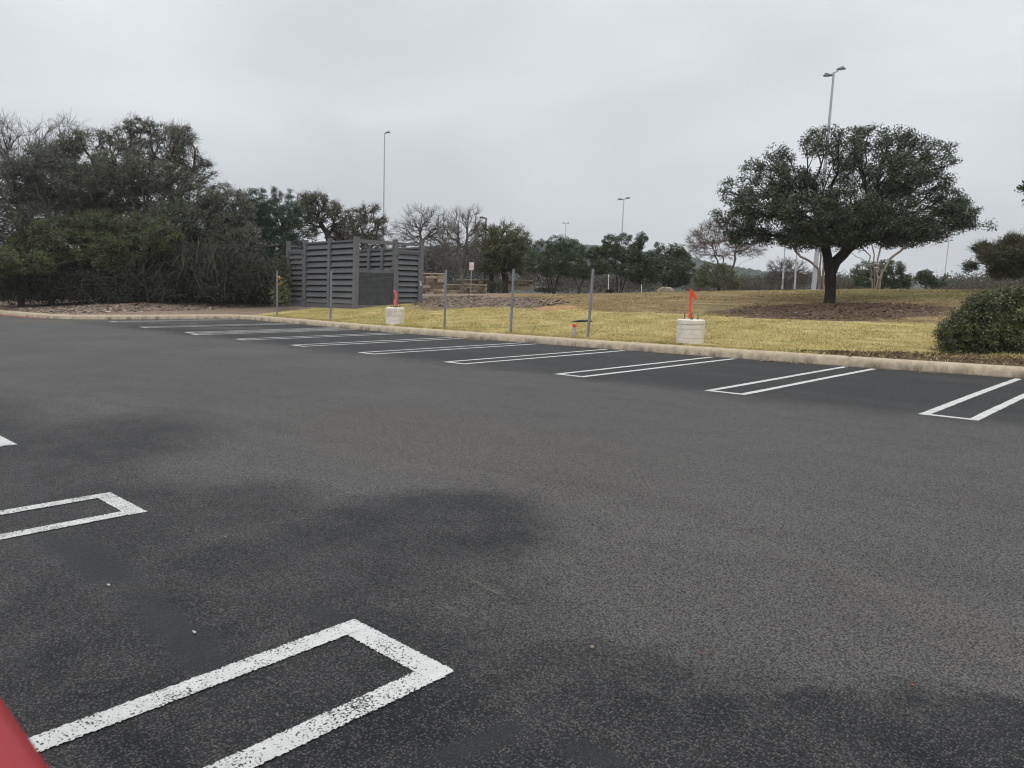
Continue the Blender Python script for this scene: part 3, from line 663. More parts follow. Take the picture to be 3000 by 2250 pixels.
tree('oak_tree', 'brushy grey brown oak filling the middle of the thicket below the tallest dome', 'tree', 36.6,
     [[(400, 885), (395, 780), (380, 700), (400, 640)], [(560, 885), (550, 790), (560, 700), (540, 640)]],
     [(380, 500, 80, 50), (470, 520, 90, 50), (560, 580, 70, 50), (330, 560, 80, 50), (430, 590, 110, 45), (520, 640, 90, 50), (600, 660, 70, 50), (380, 640, 110, 40), (640, 700, 70, 50), (450, 690, 110, 40), (560, 710, 90, 40), (280, 610, 60, 40)],
     .15, 1600, 32, .075, .24, BK_BRN, LF_MESH, 51, twigs=1, twl=.5, twr=.006, alpha=.3, shell=.3, thick=1.0, clump=.9, ang=.6, tipr=.007)
tree('oak_tree', 'twiggy grey green oak at the left of the thicket, in front of the leafless tree', 'tree', 36.0,
     [[(150, 885), (150, 790), (130, 700), (140, 620)], [(250, 885), (240, 780), (250, 700)]],
     [(130, 450, 50, 30), (180, 430, 40, 30), (80, 500, 70, 40), (170, 500, 80, 45), (240, 540, 70, 50), (100, 570, 100, 45), (210, 600, 90, 45), (30, 590, 80, 60), (120, 640, 110, 45), (240, 660, 90, 35), (20, 670, 80, 50)],
     .14, 1400, 28, .075, .24, BK_GREY, LF_MESH, 52, twigs=2, twl=.55, twr=.006, alpha=.3, shell=.3, thick=1.0, clump=.9, ang=.6, tipr=.007)
tree('juniper_tree', 'dark green shaggy juniper, left of the two junipers by the louvred enclosure', 'tree', 39,
     [[(735, 888), (738, 760), (740, 640)]],
     [(745, 570, 18, 14), (765, 562, 8, 12), (720, 580, 20, 16), (740, 610, 46, 34), (700, 640, 34, 40), (775, 620, 34, 46), (740, 680, 70, 50), (745, 750, 75, 50), (745, 820, 75, 50)],
     .13, 900, 62, .08, .2, BK_DARK, LF_CEDR, 25, alpha=.5, shell=.3, thick=.9, up=.5, aspect=.28, clump=.7, ang=.6)
tree('juniper_tree', 'dark green juniper with pointed tips, directly behind the left gate of the enclosure', 'tree', 40,
     [[(830, 888), (828, 760), (825, 660)]],
     [(792, 560, 6, 18), (812, 566, 7, 14), (835, 578, 10, 14), (862, 572, 9, 12), (800, 600, 26, 24), (850, 612, 32, 30), (820, 650, 58, 40), (868, 680, 36, 50), (830, 730, 70, 50), (815, 800, 80, 60)],
     .13, 900, 62, .08, .2, BK_DARK, LF_CEDR, 26, alpha=.5, shell=.3, thick=.9, up=.5, aspect=.28, clump=.7, ang=.6)
tree('oak_tree', 'grey brown oak with arching dark limbs rising behind the left posts of the enclosure', 'tree', 46,
     [[(965, 880), (968, 760), (960, 690), (930, 640)]],
     [(890, 580, 30, 16), (930, 585, 36, 20), (970, 610, 30, 24), (995, 645, 20, 30), (890, 620, 30, 34), (940, 630, 50, 26), (1005, 690, 20, 36), (900, 670, 36, 30), (975, 680, 30, 26)],
     .17, 620, 22, .085, .22, BK_DARK, LF_BRN, 27, twigs=2, twl=.4, twr=.006, alpha=.25, shell=.45, thick=.9, ang=.6)
tree('oak_tree', 'brownish olive oak behind the middle panels of the enclosure', 'tree', 48,
     [[(1075, 880), (1070, 780), (1060, 700)]],
     [(1040, 630, 40, 22), (1090, 615, 32, 16), (1010, 680, 40, 36), (1075, 670, 60, 40), (1115, 660, 18, 36), (1070, 720, 70, 36)],
     .15, 620, 24, .085, .22, BK_BRN, LF_BRN, 28, twigs=2, twl=.4, twr=.006, alpha=.25, shell=.45, thick=.9, ang=.6)
# --- middle distance
tree('bare_tree', 'wide leafless dark tree just behind the right gate of the enclosure', 'tree', 50,
     [[(1236, 870), (1238, 780), (1234, 700), (1230, 670)]],
     [(1220, 640, 50, 35), (1270, 650, 45, 40), (1180, 690, 45, 40), (1290, 700, 40, 40), (1230, 680, 60, 35), (1160, 730, 40, 25), (1300, 740, 40, 25)],
     .12, 700, 0, .1, .2, BK_GREY, None, 31, twigs=3, twl=.42, twr=.006, up=.3, alpha=.3, seg=.3, tipr=.006, ang=1.0)
tree('bare_tree', 'leafless tree with upright forked stems, just left of the white sign', 'tree', 44,
     [[(1352, 860), (1350, 800), (1347, 740), (1340, 680)], [(1352, 860), (1353, 790), (1365, 720), (1372, 670)]],
     [(1340, 650, 28, 38), (1385, 640, 26, 38), (1370, 690, 50, 45), (1325, 700, 32, 45), (1400, 690, 26, 45), (1350, 760, 60, 35), (1390, 760, 40, 30)],
     .11, 650, 0, .1, .2, BK_GREY, None, 32, twigs=3, twl=.40, twr=.005, up=.5, alpha=.4, seg=.3, tipr=.005, ang=1.2)
tree('bare_tree', 'thin leafless tree in the gap between the two darker bare trees, above the stone pier', 'tree', 54,
     [[(1300, 860), (1302, 780), (1305, 700)]],
     [(1300, 660, 30, 30), (1320, 690, 30, 40), (1280, 720, 40, 40), (1320, 750, 40, 40)],
     .09, 400, 0, .1, .2, BK_GREY, None, 33, twigs=3, twl=.45, twr=.006, up=.4, alpha=.4, tipr=.006, ang=1.0)
tree('oak_tree', 'round yellowish green oak with two stout trunks behind the stone wall and dark lamp', 'tree', 50,
     [[(1440, 860), (1440, 800), (1445, 760)], [(1482, 858), (1478, 800), (1470, 770)]],
     [(1430, 690, 45, 35), (1480, 690, 50, 40), (1520, 700, 35, 40), (1410, 740, 50, 40), (1470, 740, 70, 45), (1525, 750, 40, 40), (1540, 720, 20, 30), (1500, 770, 60, 30), (1430, 780, 50, 25), (1470, 720, 60, 40, -.4), (1440, 760, 50, 30, -.4), (1510, 740, 40, 40, -.4), (1400, 775, 40, 25), (1535, 785, 30, 25), (1475, 790, 70, 16)],
     .20, 1500, 30, .08, .2, BK_DARK, LF_SPRG, 34, alpha=.25, shell=.4, thick=.9, twigs=1, clump=1.2)
tree('laurel_tree', 'rounded dark evergreen tree with splayed dark stems, leftmost of the three on the lawn crest', 'tree', 44,
     [[(1600, 858), (1575, 810), (1548, 775)], [(1610, 858), (1600, 800), (1590, 760)], [(1622, 858), (1612, 800), (1620, 760)], [(1622, 858), (1640, 800), (1665, 770)]],
     [(1640, 715, 40, 28), (1590, 730, 45, 30), (1680, 730, 35, 30), (1620, 760, 60, 38), (1570, 770, 35, 35), (1680, 775, 40, 38), (1705, 750, 16, 30), (1550, 760, 16, 26), (1630, 795, 55, 20), (1715, 800, 25, 22)],
     .05, 1000, 40, .07, .17, BK_DARK, LF_LAUR, 35, alpha=.3, shell=.35, thick=.9, clump=1.0)
tree('laurel_tree', 'dark evergreen tree with open ragged top and fanned stems, middle of the crest three', 'tree', 44.5,
     [[(1808, 860), (1795, 815), (1780, 785)], [(1812, 860), (1805, 800), (1800, 740)], [(1820, 860), (1835, 810), (1850, 780)], [(1815, 860), (1822, 800), (1832, 740)]],
     [(1790, 705, 26, 18), (1830, 700, 24, 18), (1875, 700, 18, 20), (1865, 725, 24, 16), (1790, 735, 45, 25), (1840, 745, 45, 25), (1740, 745, 30, 24), (1770, 780, 45, 25), (1850, 790, 45, 30), (1738, 790, 28, 20), (1884, 770, 22, 30)],
     .05, 1000, 38, .07, .16, BK_DARK, LF_LAUR, 36, alpha=.3, shell=.35, thick=.9, clump=1.1)
tree('laurel_tree', 'widest darkest evergreen tree with low side branch over the boulder, right of the three', 'tree', 45,
     [[(1945, 858), (1900, 845), (1870, 830)], [(1950, 858), (1940, 810), (1930, 780)], [(1955, 858), (1965, 810), (1985, 780)]],
     [(1940, 722, 16, 16), (1975, 735, 30, 22), (1920, 760, 45, 30), (1990, 760, 35, 30), (1880, 780, 35, 35), (1950, 790, 65, 40), (2015, 795, 25, 35), (1890, 815, 45, 20), (1985, 820, 45, 25), (2000, 750, 20, 20)],
     .055, 1100, 42, .07, .17, BK_DARK, LF_LAUR, 37, alpha=.3, shell=.35, thick=.9, clump=.9)
tree('small_tree', 'small dark evergreen tree far behind the gap between the left and middle crest trees', 'tree', 60,
     [[(1695, 850), (1688, 825), (1675, 810)], [(1697, 850), (1706, 825), (1715, 812)]],
     [(1675, 800, 30, 22), (1710, 802, 28, 20), (1690, 785, 28, 15)], .07, 300, 26, .09, .22, BK_DARK, LF_OLIV, 38, alpha=.3, shell=.35)
tree('oak_tree', 'olive grey oak on the crest behind the left crape myrtle', 'tree', 56,
     [[(2105, 856), (2105, 830), (2100, 800)]],
     [(2090, 790, 45, 24), (2130, 800, 35, 28), (2060, 815, 30, 26), (2110, 825, 60, 22), (2150, 830, 18, 22)],
     .12, 520, 28, .09, .22, BK_DARK, LF_OLIV, 39, alpha=.3, shell=.35)
tree('crape_myrtle', 'vase shaped bare crape myrtle with reddish brown seed heads, left of the big oak', 'tree', 38,
     [[(2112, 859), (2110, 820), (2080, 780), (2040, 755)], [(2118, 859), (2112, 800), (2095, 750)], [(2122, 859), (2126, 810), (2120, 760)], [(2126, 859), (2138, 805), (2170, 770), (2210, 752)], [(2122, 859), (2134, 810), (2150, 760)]],
     [(2120, 680, 75, 38), (2060, 700, 50, 34), (2170, 690, 60, 40), (2030, 720, 30, 22), (2110, 730, 90, 28), (2200, 730, 50, 22), (2140, 655, 60, 20)],
     .05, 800, 6, .05, .15, BK_BRN, LF_SEED, 41, twigs=3, twl=.34, twr=.006, up=.3, alpha=.22, seg=.2, tipr=.007, shell=.5, thick=.9)
tree('crape_myrtle', 'pale barked crape myrtle with a fluted trunk, right of and behind the big oak', 'tree', 36,
     [[(2556, 862), (2552, 800), (2545, 750), (2520, 722)], [(2562, 862), (2562, 800), (2560, 745), (2552, 700)], [(2568, 862), (2572, 800), (2580, 750), (2590, 700)], [(2573, 862), (2582, 800), (2610, 755), (2660, 722), (2700, 708)], [(2560, 862), (2556, 810), (2540, 765), (2490, 735), (2470, 728)]],
     [(2560, 660, 90, 40), (2650, 650, 90, 50), (2760, 640, 60, 50), (2810, 620, 40, 45), (2500, 680, 60, 30), (2700, 690, 70, 22), (2840, 640, 22, 35)],
     .055, 600, 0, .05, .2, BK_PALE, LF_SEED, 42, twigs=3, twl=.4, twr=.006, up=.3, alpha=.22, seg=.22, tipr=.007, shell=.5, thick=.9)
tree('crape_myrtle', 'crape myrtle with peeling trunk half hidden behind the trunk of the big oak', 'tree', 38.5,
     [[(2402, 859), (2400, 800), (2402, 750), (2396, 715)], [(2410, 859), (2412, 800), (2414, 750), (2420, 705)], [(2402, 859), (2398, 788), (2370, 762), (2345, 752), (2330, 735)]],
     [(2380, 690, 60, 28), (2340, 700, 50, 25), (2430, 690, 40, 30), (2310, 715, 30, 12)],
     .055, 260, 0, .05, .2, BK_PALE, LF_SEED, 43, twigs=2, twl=.35, twr=.006, up=.3, alpha=.22, seg=.22, tipr=.008)
tree('bare_shrub', 'low bushy leafless tree behind the two thin white poles', 'tree', 52,
     [[(2305, 856), (2300, 820), (2290, 795)], [(2315, 856), (2320, 820), (2335, 795)]],
     [(2290, 785, 36, 22), (2330, 785, 36, 22), (2270, 815, 25, 20), (2310, 815, 50, 25), (2360, 810, 22, 22)],
     .07, 330, 0, .1, .2, BK_TWIG, None, 44, twigs=4, twl=.45, twr=.010, up=.45, alpha=.35, tipr=.009)
tree('green_bush', 'big broad green bush with paler top behind the pale barked crape myrtle', 'bush', 46,
     [[(2580, 852), (2585, 830), (2590, 810)], [(2610, 852), (2625, 830), (2640, 815)]],
     [(2540, 790, 42, 26), (2600, 785, 45, 24), (2560, 815, 50, 26), (2620, 815, 55, 28), (2655, 825, 25, 24), (2510, 815, 22, 24), (2600, 835, 75, 15)],
     .07, 700, 30, .08, .2, BK_BRN, LF_LAUR, 45, alpha=.4, shell=.3)
tree('green_bush', 'small dark green tree between the broad bush and the far light pole', 'bush', 50,
     [[(2712, 852), (2712, 835), (2708, 815)]],
     [(2705, 805, 20, 14), (2695, 820, 20, 14), (2725, 820, 26, 14), (2745, 830, 18, 12), (2768, 822, 10, 18)],
     .06, 300, 26, .085, .18, BK_BRN, LF_LAUR, 46, alpha=.4, shell=.3)
tree('small_tree', 'reddish green leafy tree at the right edge, above the leafy shrub', 'tree', 27,
     [[(3035, 880), (3030, 850), (3040, 810), (3050, 760)]],
     [(2875, 750, 26, 22), (2862, 780, 20, 16), (2930, 800, 60, 18), (2960, 700, 30, 16), (2900, 725, 30, 18), (2950, 750, 62, 32), (2990, 725, 60, 34), (2900, 765, 40, 20), (3040, 740, 70, 50), (2960, 790, 60, 22), (3080, 770, 90, 45), (2925, 735, 35, 20)],
     .11, 1500, 26, .06, .17, BK_BRN, LF_MIX, 47, alpha=.3, shell=.3, clump=.9, twigs=2, twl=.3, twr=.005, thick=.8)
tree('live_oak', 'dark live oak mostly outside the picture, only branch tips showing at the right edge', 'tree', 23,
     [[(3300, 900), (3295, 800), (3280, 700)]],
     [(3080, 560, 60, 50), (3020, 545, 30, 22), (3040, 650, 40, 14), (3025, 600, 28, 18), (3150, 620, 110, 70), (3250, 480, 130, 90), (3300, 600, 130, 80), (3150, 480, 70, 70)],
     .2, 900, 24, .085, .2, BK_DARK, LF_OAK, 48, alpha=.22, shell=.4)
# --- near shrub on the right, arching canes
tree('leafy_shrub', 'big rounded leafy shrub with yellow green leaves behind the kerb, at the right edge', 'bush', 14.6,
     [[(2900, 1068), (2890, 1000), (2880, 950)], [(2960, 1068), (2965, 990), (2970, 930)], [(3040, 1072), (3050, 990), (3060, 930)], [(2850, 1062), (2830, 1010), (2810, 980)]],
     [(2860, 930, 70, 40), (2940, 900, 80, 42), (3030, 885, 90, 40), (2800, 985, 55, 50), (2900, 990, 90, 60), (3000, 970, 100, 80), (2850, 1040, 90, 32), (2960, 1045, 110, 36), (3080, 1030, 100, 50), (3120, 940, 90, 80), (2775, 1030, 30, 30), (2880, 880, 40, 22), (2960, 868, 60, 22), (3020, 860, 60, 24), (2920, 950, 120, 50), (2850, 985, 60, 50), (2780, 1050, 30, 26), (2900, 1060, 120, 22)],
     .04, 2000, 34, .046, .13, BK_BRN, LF_SHRB, 49, alpha=.4, shell=.4, thick=1.0, seg=.12, twigs=1, twl=.22, twr=.004, tipr=.004, clump=.7, up=.3)
# thicket undergrowth on the left: one dense mass
def mass(name, label, dep, lobes, leaf, n, ls, sp, seed, stems=0, bark=None, thick=1.2):
    rs = np.random.RandomState(seed); m = dep/FPX; mb = MB(); lob = np.array(lobes, float); w = lob[:, 2]*lob[:, 3]; w /= w.sum()
    nc = n//14; li = rs.choice(len(lob), nc, p=w); u = rs.randn(nc, 3); u /= np.linalg.norm(u, axis=1)[:, None]; u *= (rs.rand(nc)**.4)[:, None]
    C = np.array([at(l[0], l[1], dep+(l[4] if len(l) > 4 else 0)) for l in lob])[li]
    c = C+RH*(u[:, 0]*lob[li, 2]*m)[:, None]+DH*(u[:, 1]*thick)[:, None]+UPV*(u[:, 2]*lob[li, 3]*m)[:, None]
    ii = np.repeat(np.arange(nc), 14); p = c[ii]+rs.randn(len(ii), 3)*sp; leaves(mb, p, ls, rs, .1, .5)
    o = mb.build(name, leaf); tag(o, label, 'undergrowth' if 'under' in name else 'woods', kind='stuff'); return o
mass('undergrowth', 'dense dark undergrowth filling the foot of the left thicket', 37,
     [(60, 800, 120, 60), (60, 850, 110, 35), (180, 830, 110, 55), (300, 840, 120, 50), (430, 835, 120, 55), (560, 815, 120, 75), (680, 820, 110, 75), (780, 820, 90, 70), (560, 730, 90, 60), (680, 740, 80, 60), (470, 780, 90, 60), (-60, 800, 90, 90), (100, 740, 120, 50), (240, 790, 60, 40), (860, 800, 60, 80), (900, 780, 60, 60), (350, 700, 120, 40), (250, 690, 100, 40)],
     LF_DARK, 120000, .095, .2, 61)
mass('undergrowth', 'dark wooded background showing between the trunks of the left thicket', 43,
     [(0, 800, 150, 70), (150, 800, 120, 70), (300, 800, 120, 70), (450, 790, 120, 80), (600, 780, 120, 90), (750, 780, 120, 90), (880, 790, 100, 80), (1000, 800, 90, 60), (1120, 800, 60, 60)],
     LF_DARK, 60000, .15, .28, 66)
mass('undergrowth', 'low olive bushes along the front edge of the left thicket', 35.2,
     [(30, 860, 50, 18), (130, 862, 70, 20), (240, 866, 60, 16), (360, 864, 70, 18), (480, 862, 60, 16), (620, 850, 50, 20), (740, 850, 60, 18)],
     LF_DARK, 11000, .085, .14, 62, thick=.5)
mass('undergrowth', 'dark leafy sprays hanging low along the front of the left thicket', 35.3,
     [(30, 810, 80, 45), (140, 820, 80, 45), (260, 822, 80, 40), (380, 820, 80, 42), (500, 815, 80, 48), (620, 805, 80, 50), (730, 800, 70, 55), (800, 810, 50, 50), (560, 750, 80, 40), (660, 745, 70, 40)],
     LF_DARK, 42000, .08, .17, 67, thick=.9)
# vines and dead canes hanging in the thicket
rs = np.random.RandomState(71); mb = MB()
for i in range(210):
    px = rs.uniform(0, 860); py = rs.uniform(600 if px < 500 else 690, 860); dep = rs.uniform(33.6, 35.0); p = at(px, py, dep); n_ = rs.randint(4, 8); L = rs.uniform(.5, 1.6)
    d = np.array([rs.randn()*.5, rs.randn()*.3, rs.choice([-1, .5, 1])*rs.uniform(.3, 1)]); pts = [p]
    for j in range(n_): d = d+rs.randn(3)*.25; d /= np.linalg.norm(d); pts.append(pts[-1]+d*L/n_)
    pts = np.array(pts)
    if pts[:, 2].min() < .6: pts[:, 2] += .6-pts[:, 2].min()
    r_ = rs.uniform(.004, .0085); frusta(mb, pts[:-1], pts[1:], np.full(n_, r_), np.full(n_, r_*.9), 3)
for i in range(60):
    px = rs.normal(610, 45) if i < 40 else rs.normal(430, 60); py = rs.uniform(680, 760); p = at(px, py, 34.4); n_ = 7; L = rs.uniform(.7, 1.7)
    pts = [p]; d = np.array([rs.randn()*.15, 0, -1.])
    for j in range(n_): d = d+rs.randn(3)*.16; d /= np.linalg.norm(d); pts.append(pts[-1]+d*L/n_)
    pts = np.array(pts); r_ = rs.uniform(.005, .010); frusta(mb, pts[:-1], pts[1:], np.full(n_, r_), np.full(n_, r_*.8), 3)
tag(mb.build('vines', bark_mat('dead_vine', (.08, .068, .058), (.19, .165, .14))), 'tangle of pale dead canes and hanging vines in the left thicket', 'vines', kind='stuff')
# shrubs and woods in the middle and far distance
mass('woodland', 'brown and purple leafless brush behind the stone walls', 58,
     [(1250, 770, 70, 45), (1330, 790, 70, 40), (1420, 800, 60, 35), (1180, 780, 60, 50), (1560, 815, 60, 25), (1640, 825, 60, 20), (1480, 830, 40, 20), (1280, 830, 60, 20)],
     leaf_mat('brush_twig', [(.04, .033, .031), (.07, .056, .052), (.10, .078, .07)], .8), 30000, .10, .25, 63)
mass('woodland', 'far belt of grey brown scrub beyond the lawn crest', 78,
     [(1650, 835, 60, 20), (1740, 830, 60, 30), (1820, 825, 60, 34), (1900, 830, 60, 25), (2050, 840, 60, 18), (2180, 835, 60, 22), (2260, 835, 60, 20), (2340, 835, 50, 24), (2450, 835, 60, 22), (2520, 838, 60, 18), (2760, 842, 60, 13), (2880, 838, 80, 16), (3000, 838, 80, 16)],
     leaf_mat('scrub_twig', [(.05, .045, .035), (.08, .066, .052), (.10, .088, .06)], .8), 34000, .16, .35, 64, thick=3)
mass('woodland', 'distant dark green tree line along the right horizon', 150,
     [(2450, 828, 60, 14), (2790, 832, 40, 14), (2860, 828, 60, 13), (2930, 832, 60, 12), (3000, 826, 60, 16), (2200, 832, 60, 12), (2240, 845, 60, 10)],
     LF_DARK, 20000, .35, .7, 65, thick=8)

# ------------------------------------------------------------------ LOUVRED ENCLOSURE
STEEL = None
k = NM('louvre_grey', .55, .4); n = k.noise(k.mapping(k.pos, sc=(1, 1, 6)), 9, 4, .6); n2 = k.noise(k.pos, .8, 3)
c = k.mix(k.rng(n, .3, .7), (.088, .090, .096), (.125, .126, .131)); k.col(k.val(k.rng(n2, .3, .7, .88, 1.12), c)); k.bump(n, .15, .004); STEEL = k.m
POSTM = plain('louvre_post', (.13, .132, .138), .5, 0, .1, 6)
BLACK = plain('black_parts_and_gap_shade', (.012, .012, .013), .5)
WHITEP = plain('latch_white', (.55, .55, .55), .5)
DARKPAN = plain('dark_board', (.060, .063, .070), .5, 0, .25, 3)
C4 = at(1040, 907, 32.7); EZ = C4[2]; EX, EY = C4[0], C4[1]; EH = 3.02; EW = 5.5; ED = 3.6
encl = empty('louvred_enclosure', (EX-EW/2, EY+ED/2, EZ), 'dark grey louvred metal screen enclosure on the lawn, with a gate at each end', 'enclosure')
def vlean(x, y, z): return np.array([x, y, EZ])+UPV*(z)
def epost(x, y, h=EH+.06, w=.175):
    mb = MB(); c = vlean(x, y, h/2-.1); ax = [(1, 0, -UPV[0]), (0, 1, -UPV[1]), tuple(UPV)]
    mb.box(c, (w, w, h+.2), ax=ax); mb.box(vlean(x, y, h+.012), (w+.02, w+.02, .025), ax=ax); return sub(encl, mb, 'post', POSTM, bevel=.006)
def epanel(p0, p1, z0, z1, nrm, name='louvre_panel', pitch=.262, frame=.07, parent=None, shade_backing=True, rail=.2):
    """slanted overlapping boards between two points, facing nrm"""
    p0 = np.array(p0, float); p1 = np.array(p1, float); d = (p1-p0); L = np.linalg.norm(d); d /= L; nrm = np.array(nrm, float); mb = MB(); d3 = np.array([d[0], d[1], 0]); n3 = np.array([nrm[0], nrm[1], 0])
    mid = (p0+p1)/2
    def P(z, off=0): return vlean(mid[0]+nrm[0]*off, mid[1]+nrm[1]*off, z)
    n_ = max(1, int(round((z1-z0-rail-.09)/pitch))); pt = (z1-z0-rail-.09)/n_
    for i in range(n_):
        zc_ = z0+rail+pt*(i+.5); a_ = math.radians(22); upv = np.array([0, 0, 1.])*math.cos(a_)-n3*math.sin(a_); nn_ = np.cross(d3, upv); nn_ /= np.linalg.norm(nn_)
        mb.box(P(zc_, -.012), (L, .016, pt*.80), ax=[tuple(d3), tuple(nn_), tuple(upv)])
        mb.box(P(zc_-pt*.37, .036), (L, .016, .024), ax=[tuple(d3), tuple(n3), (0, 0, 1)])
    mb.box(P(z0+rail/2, 0), (L, .05, rail-.01), ax=[tuple(d3), tuple(n3), (0, 0, 1)]); mb.box(P(z1-.045, 0), (L, .07, .09), ax=[tuple(d3), tuple(n3), (0, 0, 1)])
    o = sub(encl, mb, name, STEEL)
    bk = MB(); bk.box(P((z0+z1)/2, -.085), (L, .012, z1-z0-.12), ax=[tuple(d3), tuple(n3), (0, 0, 1)]); b2 = bk.build('shade_backing', BLACK); b2.parent = o  # black sheet stands in for the shadow in the gaps between boards
    return o
xs_ = [EX, EX-1.98, EX-3.97, EX-EW]; ys_ = [EY, EY+2.09, EY+ED]
for x in xs_: epost(x, EY, w=.20 if x == EX else .175)
for y in ys_[1:]: epost(EX, y)
for x in xs_[1:]: epost(x, EY+ED, EH-.12)
epost(EX-EW, EY+ED*.5, EH-.12); epost(EX-2.9, EY+ED, EH-.12)
for a, b in ((0, 1), (1, 2)): epanel((xs_[a]-.08, EY), (xs_[b]+.08, EY), .02, EH-.03, (0, -1))
for a, b in ((0, 1), (1, 2), (2, 3)): epanel((xs_[a]-.08, EY+ED), (xs_[b]+.08, EY+ED), .05, EH-.17, (0, -1), 'back_panel')
epanel((EX-EW, EY+.08), (EX-EW, EY+ED*.5-.08), .05, EH-.1, (1, 0), 'side_panel'); epanel((EX-EW, EY+ED*.5+.08), (EX-EW, EY+ED-.08), .05, EH-.14, (1, 0), 'side_panel')
# low solid board side and its top rail
mb = MB(); yy0, yy1 = EY+.1, EY+2.0; hl = 1.72
ax = [(0, 1, 0), (1, 0, 0), (0, 0, 1)]
for i in range(13):
    z = .22+(hl-.34)/13*(i+.5); mb.box(vlean(EX+.006, (yy0+yy1)/2, z), (yy1-yy0, .05, (hl-.34)/13-.022), ax=ax)
mb.box(vlean(EX-.015, (yy0+yy1)/2, hl/2), (yy1-yy0, .02, hl-.1), ax=ax)
sub(encl, mb, 'solid_panel', DARKPAN)
mb = MB(); mb.box(vlean(EX, (yy0+yy1)/2, .10), (yy1-yy0, .07, .2), ax=ax)
m2 = MB(); m2.box(vlean(EX, (yy0+yy1)/2, hl-.06), (yy1-yy0, .08, .12), ax=ax); sub(encl, m2, 'middle_rail', STEEL)
m2 = MB(); m2.box(vlean(EX, (yy0+yy1)/2, EH-.09), (yy1-yy0, .08, .15), ax=ax); sub(encl, m2, 'top_rail', POSTM)
sub(encl, mb, 'bottom_rail', POSTM)
def egate(p0, p1, nrm, hinge_first):
    p0 = np.array(p0, float); p1 = np.array(p1, float); d = p1-p0; L = np.linalg.norm(d); d /= L; gh = EH*.885; d3 = np.array([d[0], d[1], 0]); n3 = np.array([nrm[0], nrm[1], 0.]); ax = [tuple(d3), tuple(n3), (0, 0, 1)]
    g = epanel(p0+d*.13, p1-d*.13, .06, gh-.1, nrm, 'gate', pitch=.255, rail=.22)
    def Q(s, z, o=0): q = p0+d*s+np.array(nrm[:2])*o; return vlean(q[0], q[1], z)
    fr = MB()
    for s in (.11, L-.11): fr.box(Q(s, gh/2, .03), (.10, .11, gh-.08), ax=ax)
    fr.box(Q(L/2, gh-.05, .012), (L-.16, .08, .08), ax=ax); fr.box(Q(L/2, .06, .012), (L-.13, .08, .1), ax=ax)
    def gs(mb_, nm, mt):
        o = mb_.build(nm, mt); o.parent = g; return o
    gs(fr, 'frame', POSTM)
    hs = .04 if hinge_first else L-.04
    for z in (.38, gh-.3):
        hb = MB(); hb.tube([Q(hs-.05, z, .06), Q(hs+.05, z, .06)], .035, 8); hb.tube([Q(hs, z-.07, .07), Q(hs, z+.07, .07)], .022, 8); gs(hb, 'hinge', BLACK)
    ls = L-.05 if hinge_first else .05
    lb = MB(); lb.box(Q(ls, gh*.46, .07), (.05, .04, .2), ax=ax); lb.box(Q(ls, gh*.46-.12, .08), (.11, .05, .06), ax=ax); gs(lb, 'latch', WHITEP)
    
egate((xs_[2]-.0, EY), (xs_[3]+.0, EY), (0, -1), True)
egate((EX, ys_[1]), (EX, ys_[2]), (1, 0), True)
m2 = MB(); m2.box(vlean(EX, (ys_[1]+ys_[2])/2, EH-.09), (.06, ys_[2]-ys_[1]-.1, .12)); sub(encl, m2, 'top_rail', POSTM)
m2 = MB(); m2.box(vlean((xs_[2]+xs_[3])/2, EY, EH-.09), (xs_[2]-xs_[3]-.1, .06, .12)); sub(encl, m2, 'top_rail', POSTM) if False else None
mb = MB(); mb.box((EX-EW/2-.1, EY+ED/2, EZ-.12), (EW+.75, ED+.6, .2)); CONC = plain('pad_concrete', (.36, .32, .26), .9, 0, .15, 5)
tag(mb.build('concrete_pad', CONC, bevel=.02), 'thin beige concrete slab under the louvred enclosure', 'slab')

# ------------------------------------------------------------------ SIGN POSTS (bare square galvanised posts)
GALV = plain('galvanised_steel', (.19, .20, .215), .45, .35, .15, 9)
posts = [(812, 793, 812, 934, 'short bare grey metal post, farthest along the kerb, yellow leaves behind it'),
         (971, 791, 968, 944, 'bare grey metal post in front of the enclosure louvres, second from the far end'),
         (1307, 791, 1302, 965, 'bare grey metal post just right of the enclosure, third from the far end'),
         (1505, 789, 1496, 976, 'bare leaning grey metal post, second from the right of the kerbside row'),
         (1738, 788, 1722, 993, 'tallest nearest bare grey metal post, beside the short red capped post')]
for px, pt, px2, pb, lab in posts:
    b = behind(px2, pb, .34); P2 = project(b); dep = P2[2]; top = at(px, pt, dep); mb = MB(); d = top-b; L = np.linalg.norm(d); u = d/L
    hx = np.array([1, .12, 0]); hx -= u*(hx@u); hx /= np.linalg.norm(hx); hy = np.cross(u, hx); w = .052
    mb.box(b+u*(L/2-.1), (w, w, L+.2), ax=[tuple(hx), tuple(hy), tuple(u)])
    for i in range(int(L/.1)):                                       # punched holes as shallow dark dots on the face
        pass
    o = mb.build('sign_post', GALV, bevel=.004, loc=b); tag(o, lab, 'post', 'bare metal posts standing in a row behind the kerb')
